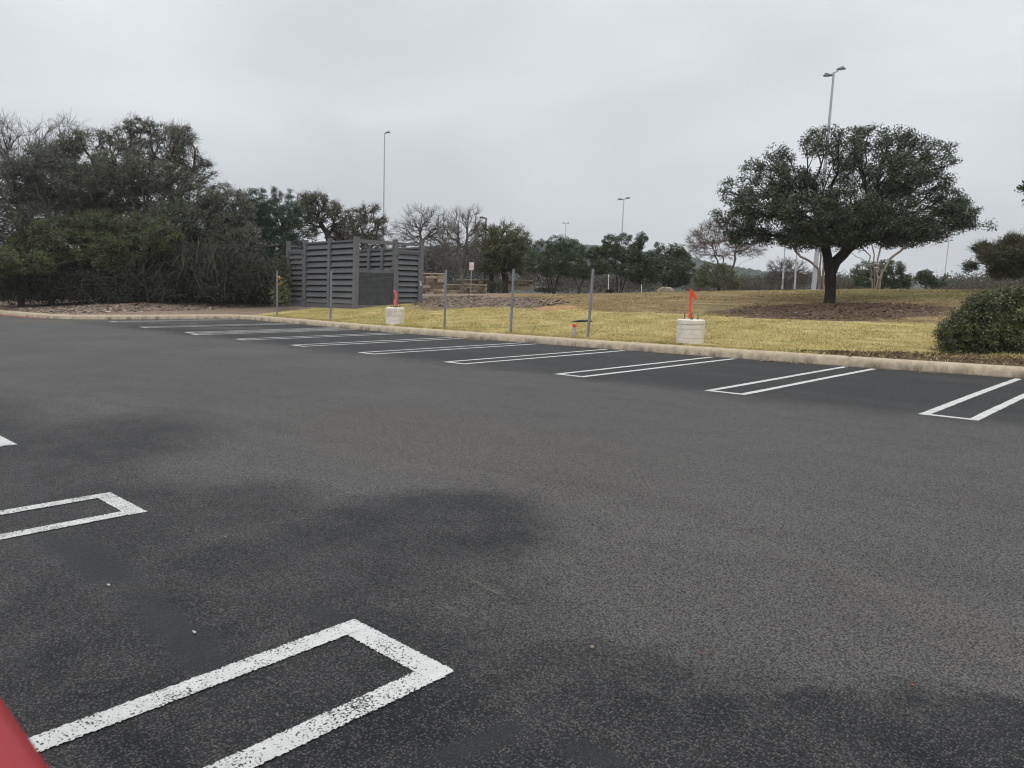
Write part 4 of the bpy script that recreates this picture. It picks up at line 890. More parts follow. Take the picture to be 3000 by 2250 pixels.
# yellow leaves behind the first post
rs = np.random.RandomState(8); b = at(822, 884, 33.5); rt = empty('yellow_leaved_shrub', b, 'small shrub with a few hanging yellow leaves behind the farthest post', 'bush')
mb = MB(); mb.tube([b-UPV*.2, b+UPV*.5, at(822, 800, 33.5)], [.02, .015, .008], 5); sub(rt, mb, 'stem', BK_BRN)
mb = MB(); c = np.concatenate([at(820, 817, 33.4)+rs.randn(9, 3)*[.025, .04, .05], at(819, 832, 33.4)+rs.randn(9, 3)*[.025, .05, .05]]); leaves(mb, c, .16, rs, 0, .45, .6)
sub(rt, mb, 'yellow_leaf_cluster', leaf_mat('yellow_leaf', [(.45, .26, .03), (.62, .42, .09)], .6))
mb = MB(); c = at(823, 860, 33.6)+rs.randn(700, 3)*[.28, .2, .28]; leaves(mb, c, .09, rs); sub(rt, mb, 'foliage', LF_OLIV)

# ------------------------------------------------------------------ CONCRETE LAMP BASES with flagged conduits
k = NM('form_concrete', .85, .2); n = k.noise(k.pos, 6, 5, .6); n3 = k.noise(k.pos, 90, 3, .6)
c = k.mix(k.rng(n, .3, .7), (.58, .53, .45), (.72, .67, .58)); c = k.mix(k.rng(k.noise(k.pos, 2.5, 4), .55, .7, 0, .4), c, (.36, .31, .24)); k.col(k.val(k.rng(n3, .3, .7, .9, 1.08), c)); k.bump(k.math('ADD', n, n3), .35, .006); BASEC = k.m
GROOVE = plain('groove_dark', (.16, .15, .13), .9)
ORANGE = plain('orange_plastic', (.72, .045, .018), .5, 0, .12, 20); PINK = plain('faded_red_plastic', (.62, .10, .09), .5, 0, .15, 20)
BOLT = plain('bolt_steel', (.16, .155, .15), .5, .5)
def lamp_base(px, pb, pt, pw, tilt, lab, big):
    b = T(px, pb-6); Rr = pw/2*project(b)[2]/FPX; b = behind(px, pb-3, .32+Rr); dep = project(b)[2]; Rr = pw/2*dep/FPX; H_ = (project(b)[1]-pt)*dep/FPX; rt = empty('concrete_lamp_base', b, lab, 'lamp base', 'round concrete lamp bases')
    u = UPV+RH*tilt; u = u/np.linalg.norm(u); mb = MB(); rs = np.random.RandomState(int(px))
    a_ = np.cross(u, [0, 1, 0]); a_ /= np.linalg.norm(a_); b_ = np.cross(u, a_); K = 40; vs = []; prof_ = []
    ng = 4 if big else 3; gz_ = [H_*(i+1)/(ng+1)*1.0 for i in range(ng)]
    zs = [(-.15, 1.0)]
    for z in np.linspace(0, H_-.03, 26):
        zs.append((z, 1.0+rs.randn()*.002))
    for g in gz_: zs += [(g-.007, 1.0), (g, .945), (g+.007, 1.0)]
    zs = sorted(zs); zs += [(H_-.015, .99), (H_-.004, .965), (H_, .93), (H_+.002, .5), (H_+.003, .001)]
    for z, s_ in zs:
        for j in range(K):
            th = 2*math.pi*j/K; rr_ = Rr*s_*(1+.008*math.sin(3*th+px)+.004*math.sin(7*th)); zz = z+.006*math.sin(th*2+z*5)*(0 < z < H_*.95); vs.append(b+u*zz+(a_*math.cos(th)+b_*math.sin(th))*rr_)
    n_ = len(zs); mb.add(vs, [(i*K+j, i*K+(j+1) % K, (i+1)*K+(j+1) % K, (i+1)*K+j)[::-1] for i in range(n_-1) for j in range(K)])
    sub(rt, mb, 'concrete_drum', BASEC, smooth=True)
    top = b+u*H_; w = dep/FPX
    for ang in (.5, 2.1, 3.7, 5.2):
        mb = MB(); q = top+(a_*math.cos(ang)+b_*math.sin(ang))*.15; mb.tube([q-u*.02, q+u*.13], .0125, 8); mb.tube([q+u*.015, q+u*.035], .026, 6); sub(rt, mb, 'anchor_bolt', BOLT)
    for i in range(3):
        mb = MB(); q = top+np.array([rs.uniform(-.06, .06), rs.uniform(-.06, .06), 0]); mb.tube([q, q+u*.05, q+u*.05+RH*.03], .02, 8); sub(rt, mb, 'conduit_stub', BOLT)
    return rt, top, u, dep
rt, top, u, dep = lamp_base(2021, 1013, 936, 80, -.03, 'larger pale round concrete base by the kerb with a bright orange flag marker on top', True)
def ribbon(pts, widths, mb, side):
    pts = np.array(pts); A = pts+side*np.array(widths)[:, None]/2; B_ = pts-side*np.array(widths)[:, None]/2; th = DH*.006
    for s in (1, -1): mb.quads(np.stack([A[:-1]+th*s, A[1:]+th*s, B_[1:]+th*s, B_[:-1]+th*s], 1))
    mb.quads(np.stack([A[:-1]+th, A[1:]+th, A[1:]-th, A[:-1]-th], 1)); mb.quads(np.stack([B_[:-1]+th, B_[1:]+th, B_[1:]-th, B_[:-1]-th], 1))
flag = empty('orange_marker', top, 'bright orange plastic marker strip folded over at its tip, on the nearer concrete base', 'marker')
mb = MB(); P_ = [at(x, y, dep) for x, y in ((2020, 932), (2021, 918), (2022, 900), (2023.5, 880), (2025, 862), (2023, 846))]; ribbon(P_, [w_*dep/FPX for w_ in (7, 7, 7, 7, 7, 2)], mb, RH); sub(flag, mb, 'strip', ORANGE)
mb = MB(); P_ = [at(x, y, dep)-DH*.015 for x, y in ((2023, 846), (2027, 855), (2032, 864), (2038, 876))]; ribbon(P_, [w_*dep/FPX for w_ in (2, 7, 8, 8)], mb, RH*.9+UPV*.3); sub(flag, mb, 'folded_tip', ORANGE)
TIE = plain('tie', (.75, .25, .2), .5)
for y_ in (862, 905, 916):
    mb = MB(); mb.box(at(2023 if y_ < 880 else 2021, y_, dep), (.06, .03, .008), rz=YAW*-1); sub(flag, mb, 'wire_tie', TIE)
rt, top, u, dep = lamp_base(1157, 953, 901, 54, 0.0, 'smaller pale round concrete base in front of the enclosure with a faded red wrapped marker', False)
flag = empty('red_marker', top, 'faded red plastic wrapped marker standing on the farther concrete base', 'marker')
mb = MB(); P_ = [at(x, y, dep) for x, y in ((1159, 901), (1159, 890), (1157, 882), (1161, 872), (1161, 862), (1157, 854), (1155, 850))]; ribbon(P_, [w_*dep/FPX for w_ in (7, 6, 8, 4, 5, 9, 4)], mb, RH); sub(flag, mb, 'strip', PINK)
mb = MB(); mb.tube([at(1160, 902, dep), at(1160, 852, dep)], .012, 6); sub(flag, mb, 'rod', PINK)
# short red-capped post
b = behind(1681, 990, .34); dep = project(b)[2]; H_ = 36*dep/FPX; rt = empty('short_marker_post', b, 'short round grey stub post with a red cap just behind the kerb', 'post')
mb = MB(); mb.tube([b-UPV*.1, b+UPV*H_*.97], .047, 16); sub(rt, mb, 'pipe', plain('grey_pvc', (.34, .35, .36), .6, 0, .2, 8), smooth=False)
mb = MB(); mb.tube([b+UPV*H_*.83, b+UPV*H_, b+UPV*(H_+.01)], [.056, .056, .045], 16); sub(rt, mb, 'cap', ORANGE)
# low dark drain lip in the grass
b = T(1707, 946); mb = MB(); rs = np.random.RandomState(2)
pts = [b+RH*x+np.array([0, 0, .03+.03*math.sin((x+.32)*4)]) for x in np.linspace(-.32, .30, 9)]; mb.tube(pts, [.008, .018, .03, .035, .035, .03, .028, .022, .01], 8)
tag(mb.build('drain_edge', BLACK, smooth=True), 'low black plastic edging strip lying in the yellow grass behind the nearest post', 'edging')

# ------------------------------------------------------------------ LIGHT POLES
POLEG = plain('pole_grey', (.33, .35, .37), .5, .2, .08, 3); HEADM = plain('lamp_head_grey', (.13, .15, .165), .5, .2, .15, 5); POLED = plain('pole_dark', (.035, .033, .03), .5); LENS = plain('lamp_lens', (.30, .31, .30), .3)
def light_pole(pt, pb, dep, wtop, wbot, heads, lab, cat='light pole', mat=None, headm=None, plinth=0, basedown=0, hl=None, group='tall parking lot light poles', sq=True):
    mat = mat or POLEG; headm = headm or HEADM
    top = at(*pt, dep); bot = at(*pb, dep)-UPV*basedown; m = dep/FPX; rt = empty('light_pole', bot, lab, cat, group)
    mb = MB(); mb.tube([bot, top], [wbot*m/2, wtop*m/2], 4 if sq else 10); sub(rt, mb, 'pole', mat)
    if plinth:
        mb = MB(); bb = at(*pb, dep); mb.box(bb, (plinth*m, plinth*m, plinth*m*.16), rz=.3); mb.box(bb+UPV*plinth*m*.1, (plinth*m*.75, plinth*m*.75, plinth*m*.1), rz=.3); sub(rt, mb, 'base_plate', mat, bevel=.02)
    u = (top-bot)/np.linalg.norm(top-bot)
    for (dx, dy, L) in heads:                      # head centre offset and half length in reference pixels
        c = at(pt[0]+dx, pt[1]+dy, dep); s = 1 if dx > 0 else -1; ax_ = (c-top); ax_ = ax_/np.linalg.norm(ax_); ax_ = RH*s*.97+UPV*(.10 if dy < 0 else -.02)*1; ax_ /= np.linalg.norm(ax_); hw = L*m
        mb = MB(); mb.tube([top-u*.05, (top+c)/2-u*.02, c-ax_*hw*.8], max(.03, wtop*m*.35), 6); arm = sub(rt, mb, 'arm', mat)
        # cobra-like housing: lofted sections
        mb = MB(); K = 14; vs = []; upn = UPV-ax_*(UPV@ax_); upn /= np.linalg.norm(upn); sd_ = np.cross(ax_, upn)
        prof2 = [(-1, .10, .10), (-.85, .22, .30), (-.6, .36, .75), (-.2, .44, 1.0), (.3, .42, 1.0), (.75, .28, .85), (.97, .12, .45), (1.0, .03, .1)]
        for (t_, hh, ww) in prof2:
            for j in range(K):
                th = 2*math.pi*j/K; yv = math.cos(th)*ww*hw*.42; zv = math.sin(th); zv = (zv*hh if zv > 0 else zv*.10)*hw; vs.append(c+ax_*t_*hw+sd_*yv+upn*zv)
        n_ = len(prof2); fs = [(i*K+j, i*K+(j+1) % K, (i+1)*K+(j+1) % K, (i+1)*K+j) for i in range(n_-1) for j in range(K)]+[tuple(range(K)), tuple((n_-1)*K+j for j in range(K))]
        mb.add(vs, fs); hd = sub(rt, mb, 'lamp_head', headm, smooth=True)
        mb = MB(); mb.box(c+ax_*hw*.25+upn*hw*.43, (hw*.7, hw*.4, hw*.16), ax=[tuple(ax_), tuple(sd_), tuple(upn)]); o = mb.build('ballast_cover', headm); o.parent = hd
        mb = MB(); mb.box(c-upn*hw*.11+ax_*hw*.1, (hw*1.2, hw*.6, hw*.04), ax=[tuple(ax_), tuple(sd_), tuple(upn)]); o = mb.build('lens', LENS); o.parent = hd
    return rt
light_pole((2443, 212), (2383, 853), 46, 6, 15, [(-18, 10, 14), (21, -9, 14)], 'tallest grey light pole, twin heads, rising behind the big oak', plinth=32, basedown=.3)
light_pole((1127, 390), (1121, 880), 62, 4.5, 6, [(9, -1, 8)], 'grey light pole with one small head, rising behind the enclosure', basedown=.5)
light_pole((1828, 583), (1812, 860), 100, 2.6, 7, [(-11, 2, 8), (11, -2, 8)], 'grey twin head light pole rising through the middle evergreen tree', basedown=.5)
light_pole((1658, 654), (1650, 860), 130, 1.8, 3.2, [(-6, 0, 4.5), (6, 0, 4.5)], 'small distant twin head light pole above the leftmost evergreen tree', basedown=.5)
light_pole((2780, 706), (2764, 835), 150, 2.0, 2.8, [(-8, 0, 5), (8, -1, 5)], 'distant thin light pole with a flat T top, right of the big oak', basedown=3)
light_pole((2856, 785), (2850, 826), 220, 1.3, 1.8, [(-3, 0, 2), (3, 0, 2)], 'tiny far light pole near the right tree, just above the horizon scrub', basedown=5)
light_pole((1870, 690), (1866, 850), 140, 1.6, 2.5, [(5, 0, 4)], 'small far light pole with one head right of the middle evergreen tree', basedown=3)
light_pole((1424, 638), (1418, 862), 52, 5.5, 6, [(-11, 1, 9)], 'short dark brown street lamp with one head facing left, behind the stone wall', mat=POLED, headm=POLED, cat='street lamp', group=None, basedown=.4)
# two thin white poles behind the crest
k = NM('flaked_white_pole', .6, .3); n = k.noise(k.mapping(k.pos, sc=(1, 1, .6)), 5, 3); sep = k.node('ShaderNodeSeparateXYZ'); k.L.new(k.pos, sep.inputs[0])
k.col(k.mix(k.rng(n, .5, .58), (.40, .41, .41), (.22, .22, .22))); WPOLE = k.m
for (pt, pb, lab) in (((2302, 690), (2291, 858), 'left of the two thin flaking white poles on the crest, left of the big oak'), ((2337, 690), (2327, 858), 'right of the two thin flaking white poles on the crest, nearer the big oak')):
    t_ = at(*pt, 42); b = at(*pb, 42); rt = empty('white_pole', b, lab, 'pole', 'two thin white poles'); mb = MB(); mid = b+(t_-b)*.52
    mb.tube([b-UPV*.3, b+(t_-b)*.15, mid], [.055, .05, .045], 10); sub(rt, mb, 'lower_pole', WPOLE); mb = MB(); mb.tube([mid, t_+(t_-b)*.6], [.03, .02], 8); sub(rt, mb, 'upper_pole', POLEG)
    mb = MB(); mb.tube([b+UPV*.02, b+UPV*.22], [.065, .06], 10); sub(rt, mb, 'rusty_collar', plain('rust', (.28, .10, .05), .8))
# small white floodlights beyond the trees
for (px, py, dep, lab) in ((1783, 809, 70, 'small white floodlight under the gap left of the middle evergreen tree'), (1880, 825, 70, 'small white floodlight under the right side of the middle evergreen tree'), (2874, 823, 110, 'small white far roof edge light among the scrub below the right tree')):
    p = at(px, py, dep); b = at(px, 856, dep); m = dep/FPX; rt = empty('floodlight', b, lab, 'floodlight'); mb = MB(); mb.tube([b-UPV*.5, p-UPV*.05], .03, 6); sub(rt, mb, 'post', WHITEP)
    mb = MB(); K = 12; vs = []
    for (t_, r_) in ((-.5, .25), (-.3, .6), (.1, 1), (.2, .96)):
        for j in range(K): th = 2*math.pi*j/K; vs.append(p+(RH*.9+UPV*.4)*t_*4*m+(DH*math.cos(th)+(UPV*.9-RH*.4)*math.sin(th))*r_*5*m)
    mb.add(vs, [(i*K+j, i*K+(j+1) % K, (i+1)*K+(j+1) % K, (i+1)*K+j) for i in range(3) for j in range(K)]+[tuple(range(K)), tuple(3*K+j for j in range(K))]); sub(rt, mb, 'head', plain('bright_white', (.85, .85, .83), .4))

# ------------------------------------------------------------------ STONE WALLS, SIGN, HEDGE
k = NM('limestone', .9, .15); rnd = k.geo.outputs['Random Per Island']; n = k.noise(k.pos, 12, 4, .6)
c = k.ramp(rnd, [(0, (.07, .056, .042)), (.3, (.13, .105, .08)), (.6, (.24, .195, .145)), (1, (.46, .39, .29))]); k.col(k.val(k.rng(n, .3, .7, .75, 1.2), c)); k.bump(n, .5, .02); STONE = k.m
MORT = plain('mortar', (.40, .34, .26), .95)
def stone_wall(name, lab, pxa, pxb, pyt, pyb, dep, thick, cat='wall', cap=True, seed=1, course=.17):
    rs = np.random.RandomState(seed); A = at(pxa, pyb, dep); B_ = at(pxb, pyb, dep); m = dep/FPX; H_ = (pyb-pyt)*m; L = np.linalg.norm(B_-A); d = (B_-A)/L; d = np.array([d[0], d[1], 0]); d /= np.linalg.norm(d)
    rt = empty(name, (A+B_)/2, lab, cat); n_ = np.array([-d[1], d[0], 0]); n_ = n_ if n_@CF < 0 else -n_; ax = [tuple(d), tuple(n_), (0, 0, 1)]
    core = MB(); core.box((A+B_)/2+UPV*(H_/2-.15)-n_*(thick/2), (L, thick, H_+.3), ax=ax); sub(rt, core, 'core', MORT)
    st = MB(); z = 0
    while z < H_-.05:
        h = min(course*rs.uniform(.6, 1.4), H_-z); x = 0
        while x < L-.03:
            w_ = min(rs.uniform(.14, .5), L-x); e_ = rs.uniform(.01, .035)
            st.box(A+d*(x+w_/2)+np.array([0, 0, z+h/2])+n_*e_/2, (w_-.022, .05+e_, h-.022), ax=ax); x += w_
        z += h
    sub(rt, st, 'stones', STONE, bevel=.006)
    if cap:
        cp_ = MB(); cp_.box((A+B_)/2+np.array([0, 0, H_+.03])-n_*(thick/2-.03), (L+.08, thick+.1, .07), ax=ax); sub(rt, cp_, 'cap_stone', plain('cap_'+name+str(seed), (.36, .31, .24), .9), bevel=.01)
    return rt
stone_wall('stone_pier', 'tall tan limestone wall section right of the enclosure gate', 1228, 1302, 804, 862, 43, .6, 'wall', True, 1, .16)
stone_wall('stone_wall', 'low tan limestone retaining wall between the tall stone section and the white sign', 1304, 1425, 836, 861, 45, .5, 'wall', True, 2, .15)
stone_wall('stone_wall', 'long pinkish planter wall behind the low stone wall, seen as a thin band', 1340, 1560, 822, 836, 52, .5, 'wall', True, 3, .15)
b = at(1379, 861, 41); rt = empty('parking_sign', b, 'white sign with red lettering on a thin post in front of the low stone wall', 'sign')
mb = MB(); t_ = at(1382, 768, 41); mb.tube([b-UPV*.3, t_], .022, 6); sub(rt, mb, 'post', plain('sign_post_grey', (.30, .31, .30), .5, .2))
def rect(px0, py0, px1, py1, dep, mb, th=.003, off=0):
    a = at((px0+px1)/2, (py0+py1)/2, dep)-DH*off; mb.box(a, (abs(px1-px0)*dep/FPX, th, abs(py1-py0)*dep/FPX), ax=[tuple(RH), tuple(DH), tuple(UPV)])
mb = MB(); rect(1375.2, 768.8, 1388.3, 791.3, 40.95, mb, .006); face = sub(rt, mb, 'sign_face', plain('sign_white', (.66, .63, .63), .5), bevel=.002)
RED = plain('sign_red', (.45, .08, .09), .5)
def text(body, px, py, h_px, dep, mat, par, off=.012, width=None):
    cu = bpy.data.curves.new('lettering', 'FONT'); cu.body = body; cu.align_x = 'CENTER'; cu.align_y = 'CENTER'; cu.size = h_px*dep/FPX*1.4; cu.extrude = .001
    o = bpy.data.objects.new('tmp', cu); COL.objects.link(o); dg = bpy.context.evaluated_depsgraph_get(); me = bpy.data.meshes.new_from_object(o.evaluated_get(dg)); bpy.data.objects.remove(o)
    M = Matrix(((RH[0], UPV[0], -DH[0], 0), (RH[1], UPV[1], -DH[1], 0), (RH[2], UPV[2], -DH[2], 0), (0, 0, 0, 1))); me.transform(M); me.name = 'lettering'
    p = at(px, py, dep)-DH*off; q = link('lettering', me, mat); me.transform(Matrix.Translation(tuple(p))); q.parent = par; return q
txm = plain('sign_grey', (.22, .20, .21), .5)
mb = MB(); rect(1376.5, 770.5, 1387, 773, 40.93, mb, .003); o = mb.build('header_band', txm); o.parent = face
for body, y_, h_ in (('NO', 776.6, 2.0), ('PARKING', 779.8, 2.2), ('ANY TIME', 783.0, 1.8), ('TOW', 786.0, 2.2), ('AWAY ZONE', 789.2, 1.5)):
    text(body, 1381.8, y_, h_, 40.93, RED, face)
# clipped hedges
for (x0, x1, y0, y1, dep, sd_, lab) in ((1422, 1475, 824, 858, 47, 81, 'clipped dark square hedge under the yellowish green oak'), (1560, 1640, 842, 857, 46, 82, 'low dark rounded hedge left of the leftmost evergreen tree'), (1325, 1346, 818, 838, 48, 83, 'small pale grey green bush above the low stone wall'), (1775, 1800, 848, 858, 47, 84, 'low dark shrub at the foot of the middle evergreen tree'), (2185, 2250, 832, 856, 66, 85, 'rounded dark shrub on the crest, left of the thin white poles')):
    rs = np.random.RandomState(sd_); c0 = at((x0+x1)/2, y1, dep); m = dep/FPX; rt = empty('hedge' if 'hedge' in lab else 'shrub', c0, lab, 'hedge' if 'hedge' in lab else 'bush')
    wx = (x1-x0)*m/2; hz_ = (y1-y0)*m; n_ = int(2600*max(.5, wx)); p = rs.uniform(-1, 1, (n_, 3)); s_ = np.abs(p).max(1) if sd_ == 81 else np.linalg.norm(p, axis=1); p = p[s_ < 1]; 
    c = c0+RH*(p[:, :1]*wx)+DH*(p[:, 1:2]*min(wx, .9))+UPV*((p[:, 2:3]+1)/2*hz_); mb = MB(); leaves(mb, c, .085, rs); sub(rt, mb, 'foliage', LF_DARK if sd_ != 83 else leaf_mat('sage_leaf', [(.10, .12, .08), (.2, .22, .16)]))
    q0 = c0; mb = MB(); frusta(mb, [q0-UPV*.2], [q0+UPV*hz_*.7], [.03], [.01], 5); sub(rt, mb, 'stem', BK_DARK)

# ------------------------------------------------------------------ BOULDER, STUMP, SOIL
def rock(name, lab, px, py, wpx, hpx, dep, mat, seed, cat='rock', flat=1.0):
    rs = np.random.RandomState(seed); import bmesh
    bm = bmesh.new(); bmesh.ops.create_icosphere(bm, subdivisions=4, radius=1); m = dep/FPX; c0 = at(px, py, dep)
    pl = [(rs.randn(3), rs.uniform(.62, .95)) for _ in range(14)]
    for v in bm.verts:
        p = np.array(v.co)
        for n_, d_ in pl:
            n2_ = n_/np.linalg.norm(n_); t_ = p@n2_
            if t_ > d_: p = p-n2_*(t_-d_)*.85
        p = p*(1+.05*math.sin(p[0]*5+seed)*math.sin(p[1]*6)+.03*math.sin(p[2]*13+p[0]*9))
        q = RH*p[0]*wpx/2*m+DH*p[1]*wpx/2.4*m+UPV*(p[2]*hpx*m*flat); v.co = Vector(tuple(q))
    me = bpy.data.meshes.new(name); bm.to_mesh(me); bm.free(); o = link(name, me, mat, None, tuple(c0)); tag(o, lab, cat); return o
k = NM('boulder_stone', .9, .2); n = k.noise(k.pos, 3, 6, .7); k.col(k.ramp(n, [(.3, (.10, .075, .055)), (.5, (.24, .19, .14)), (.7, (.36, .31, .25))])); k.bump(n, .8, .08); BOUL = k.m
rock('boulder', 'tan weathered boulder at the foot of the rightmost crest evergreen', 1950, 858, 56, 19, 43, BOUL, 5)
k = NM('dead_root', .9, .1); n = k.noise(k.mapping(k.pos, rot=(0, 0, .7), sc=(1, 5, 4)), 5, 5, .7); k.col(k.mix(k.rng(n, .35, .6), (.06, .045, .035), (.38, .30, .22))); k.bump(n, .8, .04); ROOT = k.m
k = NM('orange_soil', .95, .05); n = k.noise(k.mapping(k.pos, rot=(0, 0, .75), sc=(1, 3, 1)), 4, 5, .7); k.col(k.mix(k.rng(n, .36, .62), (.15, .105, .055), (.46, .285, .14))); k.bump(n, .7, .05); SOIL = k.m
def mound(name, lab, P, h, mat, seed):
    A = np.array([T(*p) for p in P]); c = A.mean(0); rs = np.random.RandomState(seed); NR, NA = 9, 48; vs = []
    ang = np.arctan2(A[:, 1]-c[1], A[:, 0]-c[0]); rad = np.linalg.norm(A[:, :2]-c[:2], axis=1); o_ = np.argsort(ang); ang = ang[o_]; rad = rad[o_]
    ang = np.concatenate([ang-2*math.pi, ang, ang+2*math.pi]); rad = np.tile(rad, 3)
    for i in range(NR):
        f = i/(NR-1)
        for j in range(NA):
            th = -math.pi+2*math.pi*j/NA; r = np.interp(th, ang, rad)*f*(1+.06*math.sin(5*th)+rs.randn()*.02); x, y = c[0]+r*math.cos(th), c[1]+r*math.sin(th)
            vs.append((x, y, float(height(np.array([x]), np.array([y]))[0])+h*(1-f*f)*(1+.3*math.sin(x*6)*math.sin(y*5))-(.02 if i == NR-1 else 0)+.004))
    mb = MB(); mb.add(vs, [(i*NA+j, i*NA+(j+1) % NA, (i+1)*NA+(j+1) % NA, (i+1)*NA+j) for i in range(NR-1) for j in range(NA)]); o = mb.build(name, mat, smooth=True); return o
tag(mound('soil_mound', '', [(1550, 909), (1570, 902), (1600, 898), (1640, 894), (1690, 897), (1700, 903), (1660, 909), (1610, 912)], .05, SOIL, 3), 'low patch of orange soil on the lawn in front of the old tree roots', 'soil')
b = T(1605, 896); rt = empty('tree_stump', b, 'weathered root stump with pale broken roots behind the orange soil', 'stump'); dep = project(b)[2]
mb = MB(); rs = np.random.RandomState(4)
for i in range(9):
    a0 = at(1588+i*4.2, 893-abs(math.sin(i*1.3))*5, dep-rs.uniform(0, .3)); pts = [a0]; d = RH*rs.uniform(-1, 1)+UPV*rs.uniform(-.1, .25); 
    for j in range(5): d = d+rs.randn(3)*.25; d[2] -= .1; d /= np.linalg.norm(d); pts.append(pts[-1]+d*.12)
    mb.tube(pts, np.linspace(.05, .02, 6), 6)
sub(rt, mb, 'roots', ROOT, smooth=True)
o = rock('stump_core', '', 1603, 897, 34, 6, dep, ROOT, 8)
if 'category' in o: del o['category']
o.parent = rt; o.matrix_parent_inverse = Matrix.Translation(rt.location).inverted()

# ------------------------------------------------------------------ GRASS, CHIPS, LITTER
rs = np.random.RandomState(90); N = 230000
s_ = rs.uniform(0, KS[-1]-120, N*2); x_ = np.interp(s_, KS, KL[:, 0]); ok = (x_ > -31) & (x_ < 3); s_ = s_[ok][:N]
d_ = .23+rs.rand(len(s_))**1.2*6.2; d_[:16000] = .265+rs.rand(16000)*.10
gx = np.interp(s_, KS, KL[:, 0])+np.interp(s_, KS, KN[:, 0])*d_; gy = np.interp(s_, KS, KL[:, 1])+np.interp(s_, KS, KN[:, 1])*d_
px_, py_, w_ = project(np.stack([gx, gy, np.full_like(gx, .3)], 1)) if False else (None, None, None)
cl = vnoise(gx, gy, 3.1, 4)+vnoise(gx, gy, 8., 5)*.6+rs.randn(len(gx))*.5; okk = (cl > -.5) & ~((gx < -28.9) & (gy > 15))
pad = (gx > EX-EW-.5) & (gx < EX+.35) & (gy > EY-.35) & (gy < EY+ED+.4); okk &= ~pad; okk &= ~((gx > -6.0+.6*vnoise(gx, gy, 1.7, 6)) & (d_ < .5+.13*(gx+6)+rs.randn(len(gx))*.2) & (rs.rand(len(gx)) < .93)); okk &= d_ < 5.7+vnoise(gx, gy, .8, 1)*.5-.12*(gx+12)*(gx > -12)*0-np.clip((gx+12)/12, 0, 1)*.8
gx, gy, d_ = gx[okk], gy[okk], d_[okk]; gz_ = .180+.084*d_+vnoise(gx, gy, .45)*.025*np.clip(d_/3, 0, 1)
n = len(gx); hgt = rs.uniform(.018, .042, n)*(1+.4*np.clip(vnoise(gx, gy, 1.4, 7), -1, 1)); az = rs.rand(n)*6.283; wdt = rs.uniform(.006, .013, n)
base_ = np.stack([gx, gy, gz_-.01], 1); sd2 = np.stack([np.cos(az), np.sin(az), np.zeros(n)], 1)*wdt[:, None]; ln = np.stack([rs.randn(n)*.02, rs.randn(n)*.02, hgt+.01], 1)
mb = MB(); mb.quads(np.stack([base_-sd2, base_+sd2, base_+ln+sd2*.2, base_+ln-sd2*.2], 1))
k = NM('grass_blade', .7, .15); kr = k.geo.outputs['Random Per Island']; bn = k.noise(k.pos, 1.1, 3)
v = k.math('ADD', k.math('MULTIPLY', kr, .6), k.math('MULTIPLY', k.rng(bn, .35, .65), .4)); k.col(k.ramp(v, [(0, (.23, .225, .085)), (.35, (.38, .335, .13)), (.7, (.54, .44, .20)), (1, (.66, .55, .32))])); GRS = k.m
rsb = np.random.RandomState(97); q = rsb.uniform((-32, 19), (2, 42), (330000, 2)); dq = kdist(q); dep_ = (q-CAM[:2])@(CF[:2]/np.linalg.norm(CF[:2]))
ok = (dq > 5.2+rsb.rand(len(q))) & (dq < 20) & ~inpoly(q[:, 0]+rsb.randn(len(q))*.4, q[:, 1]+rsb.randn(len(q))*.4, BARE[0]) & ~inpoly(q[:, 0], q[:, 1], MULCH[0]) & (vnoise(q[:, 0], q[:, 1], 2.1, 9)+vnoise(q[:, 0], q[:, 1], .7, 3)+rsb.randn(len(q))*.5 > .1) & ~((q[:, 0] > EX-EW-.5) & (q[:, 0] < EX+.35) & (q[:, 1] > EY-.35) & (q[:, 1] < EY+ED+.4)) & (q[:, 0] > -24.5)
q = q[ok]; dq = dq[ok]; n2 = len(q); zq = height(q[:, 0], q[:, 1], dq); az = rsb.rand(n2)*6.283; sd3 = np.stack([np.cos(az), np.sin(az), np.zeros(n2)], 1)*rsb.uniform(.01, .022, n2)[:, None]; bq = np.column_stack([q, zq-.01]); lq = np.stack([rsb.randn(n2)*.03, rsb.randn(n2)*.03, rsb.uniform(.02, .05, n2)], 1)
mb2 = MB(); mb2.quads(np.stack([bq-sd3, bq+sd3, bq+lq+sd3*.2, bq+lq-sd3*.2], 1))
tag(mb2.build('grass', painted_chip('dry_grass_blade', [(.17, .13, .07), (.27, .21, .105), (.38, .30, .15), (.35, .31, .13), (.48, .37, .21)])), 'sparse brown winter grass on the slope below the lawn crest', 'grass', kind='stuff')
tag(mb.build('grass', GRS), 'short dormant yellow grass blades on the lawn strip behind the kerb', 'grass', kind='stuff')
# bark chips on mulch areas
def chips(name, lab, sampler, n, size, cols, seed):
    rs = np.random.RandomState(seed); p = sampler(rs, n); n = len(p); z = height(p[:, 0], p[:, 1])+rs.rand(n)*.015; c = np.column_stack([p, z]); az = rs.rand(n)*6.283; L = size*np.exp(rs.randn(n)*.4)
    a = np.stack([np.cos(az), np.sin(az), rs.randn(n)*.12], 1)*L[:, None]; b_ = np.stack([-np.sin(az), np.cos(az), rs.randn(n)*.25], 1)*(L*rs.uniform(.2, .5, n))[:, None]
    mb = MB(); mb.quads(np.stack([c-a-b_, c+a-b_, c+a+b_, c-a+b_], 1)); return tag(mb.build(name, painted_chip(name+'_mat', cols)), lab, 'mulch', kind='stuff')
def left_s(rs, n):
    x = rs.uniform(-41, -26, n*4); y = rs.uniform(9, 26, n*4); p = np.stack([x, y], 1); d = kdist(p); ok = (d > .25) & (d < 8) & ((x < -30.2+vnoise(x, y, .8, 1)*.5) | (d > 4.6)) & ~((x > EX-EW-.4) & (y < EY+ED)); return p[ok][:n]
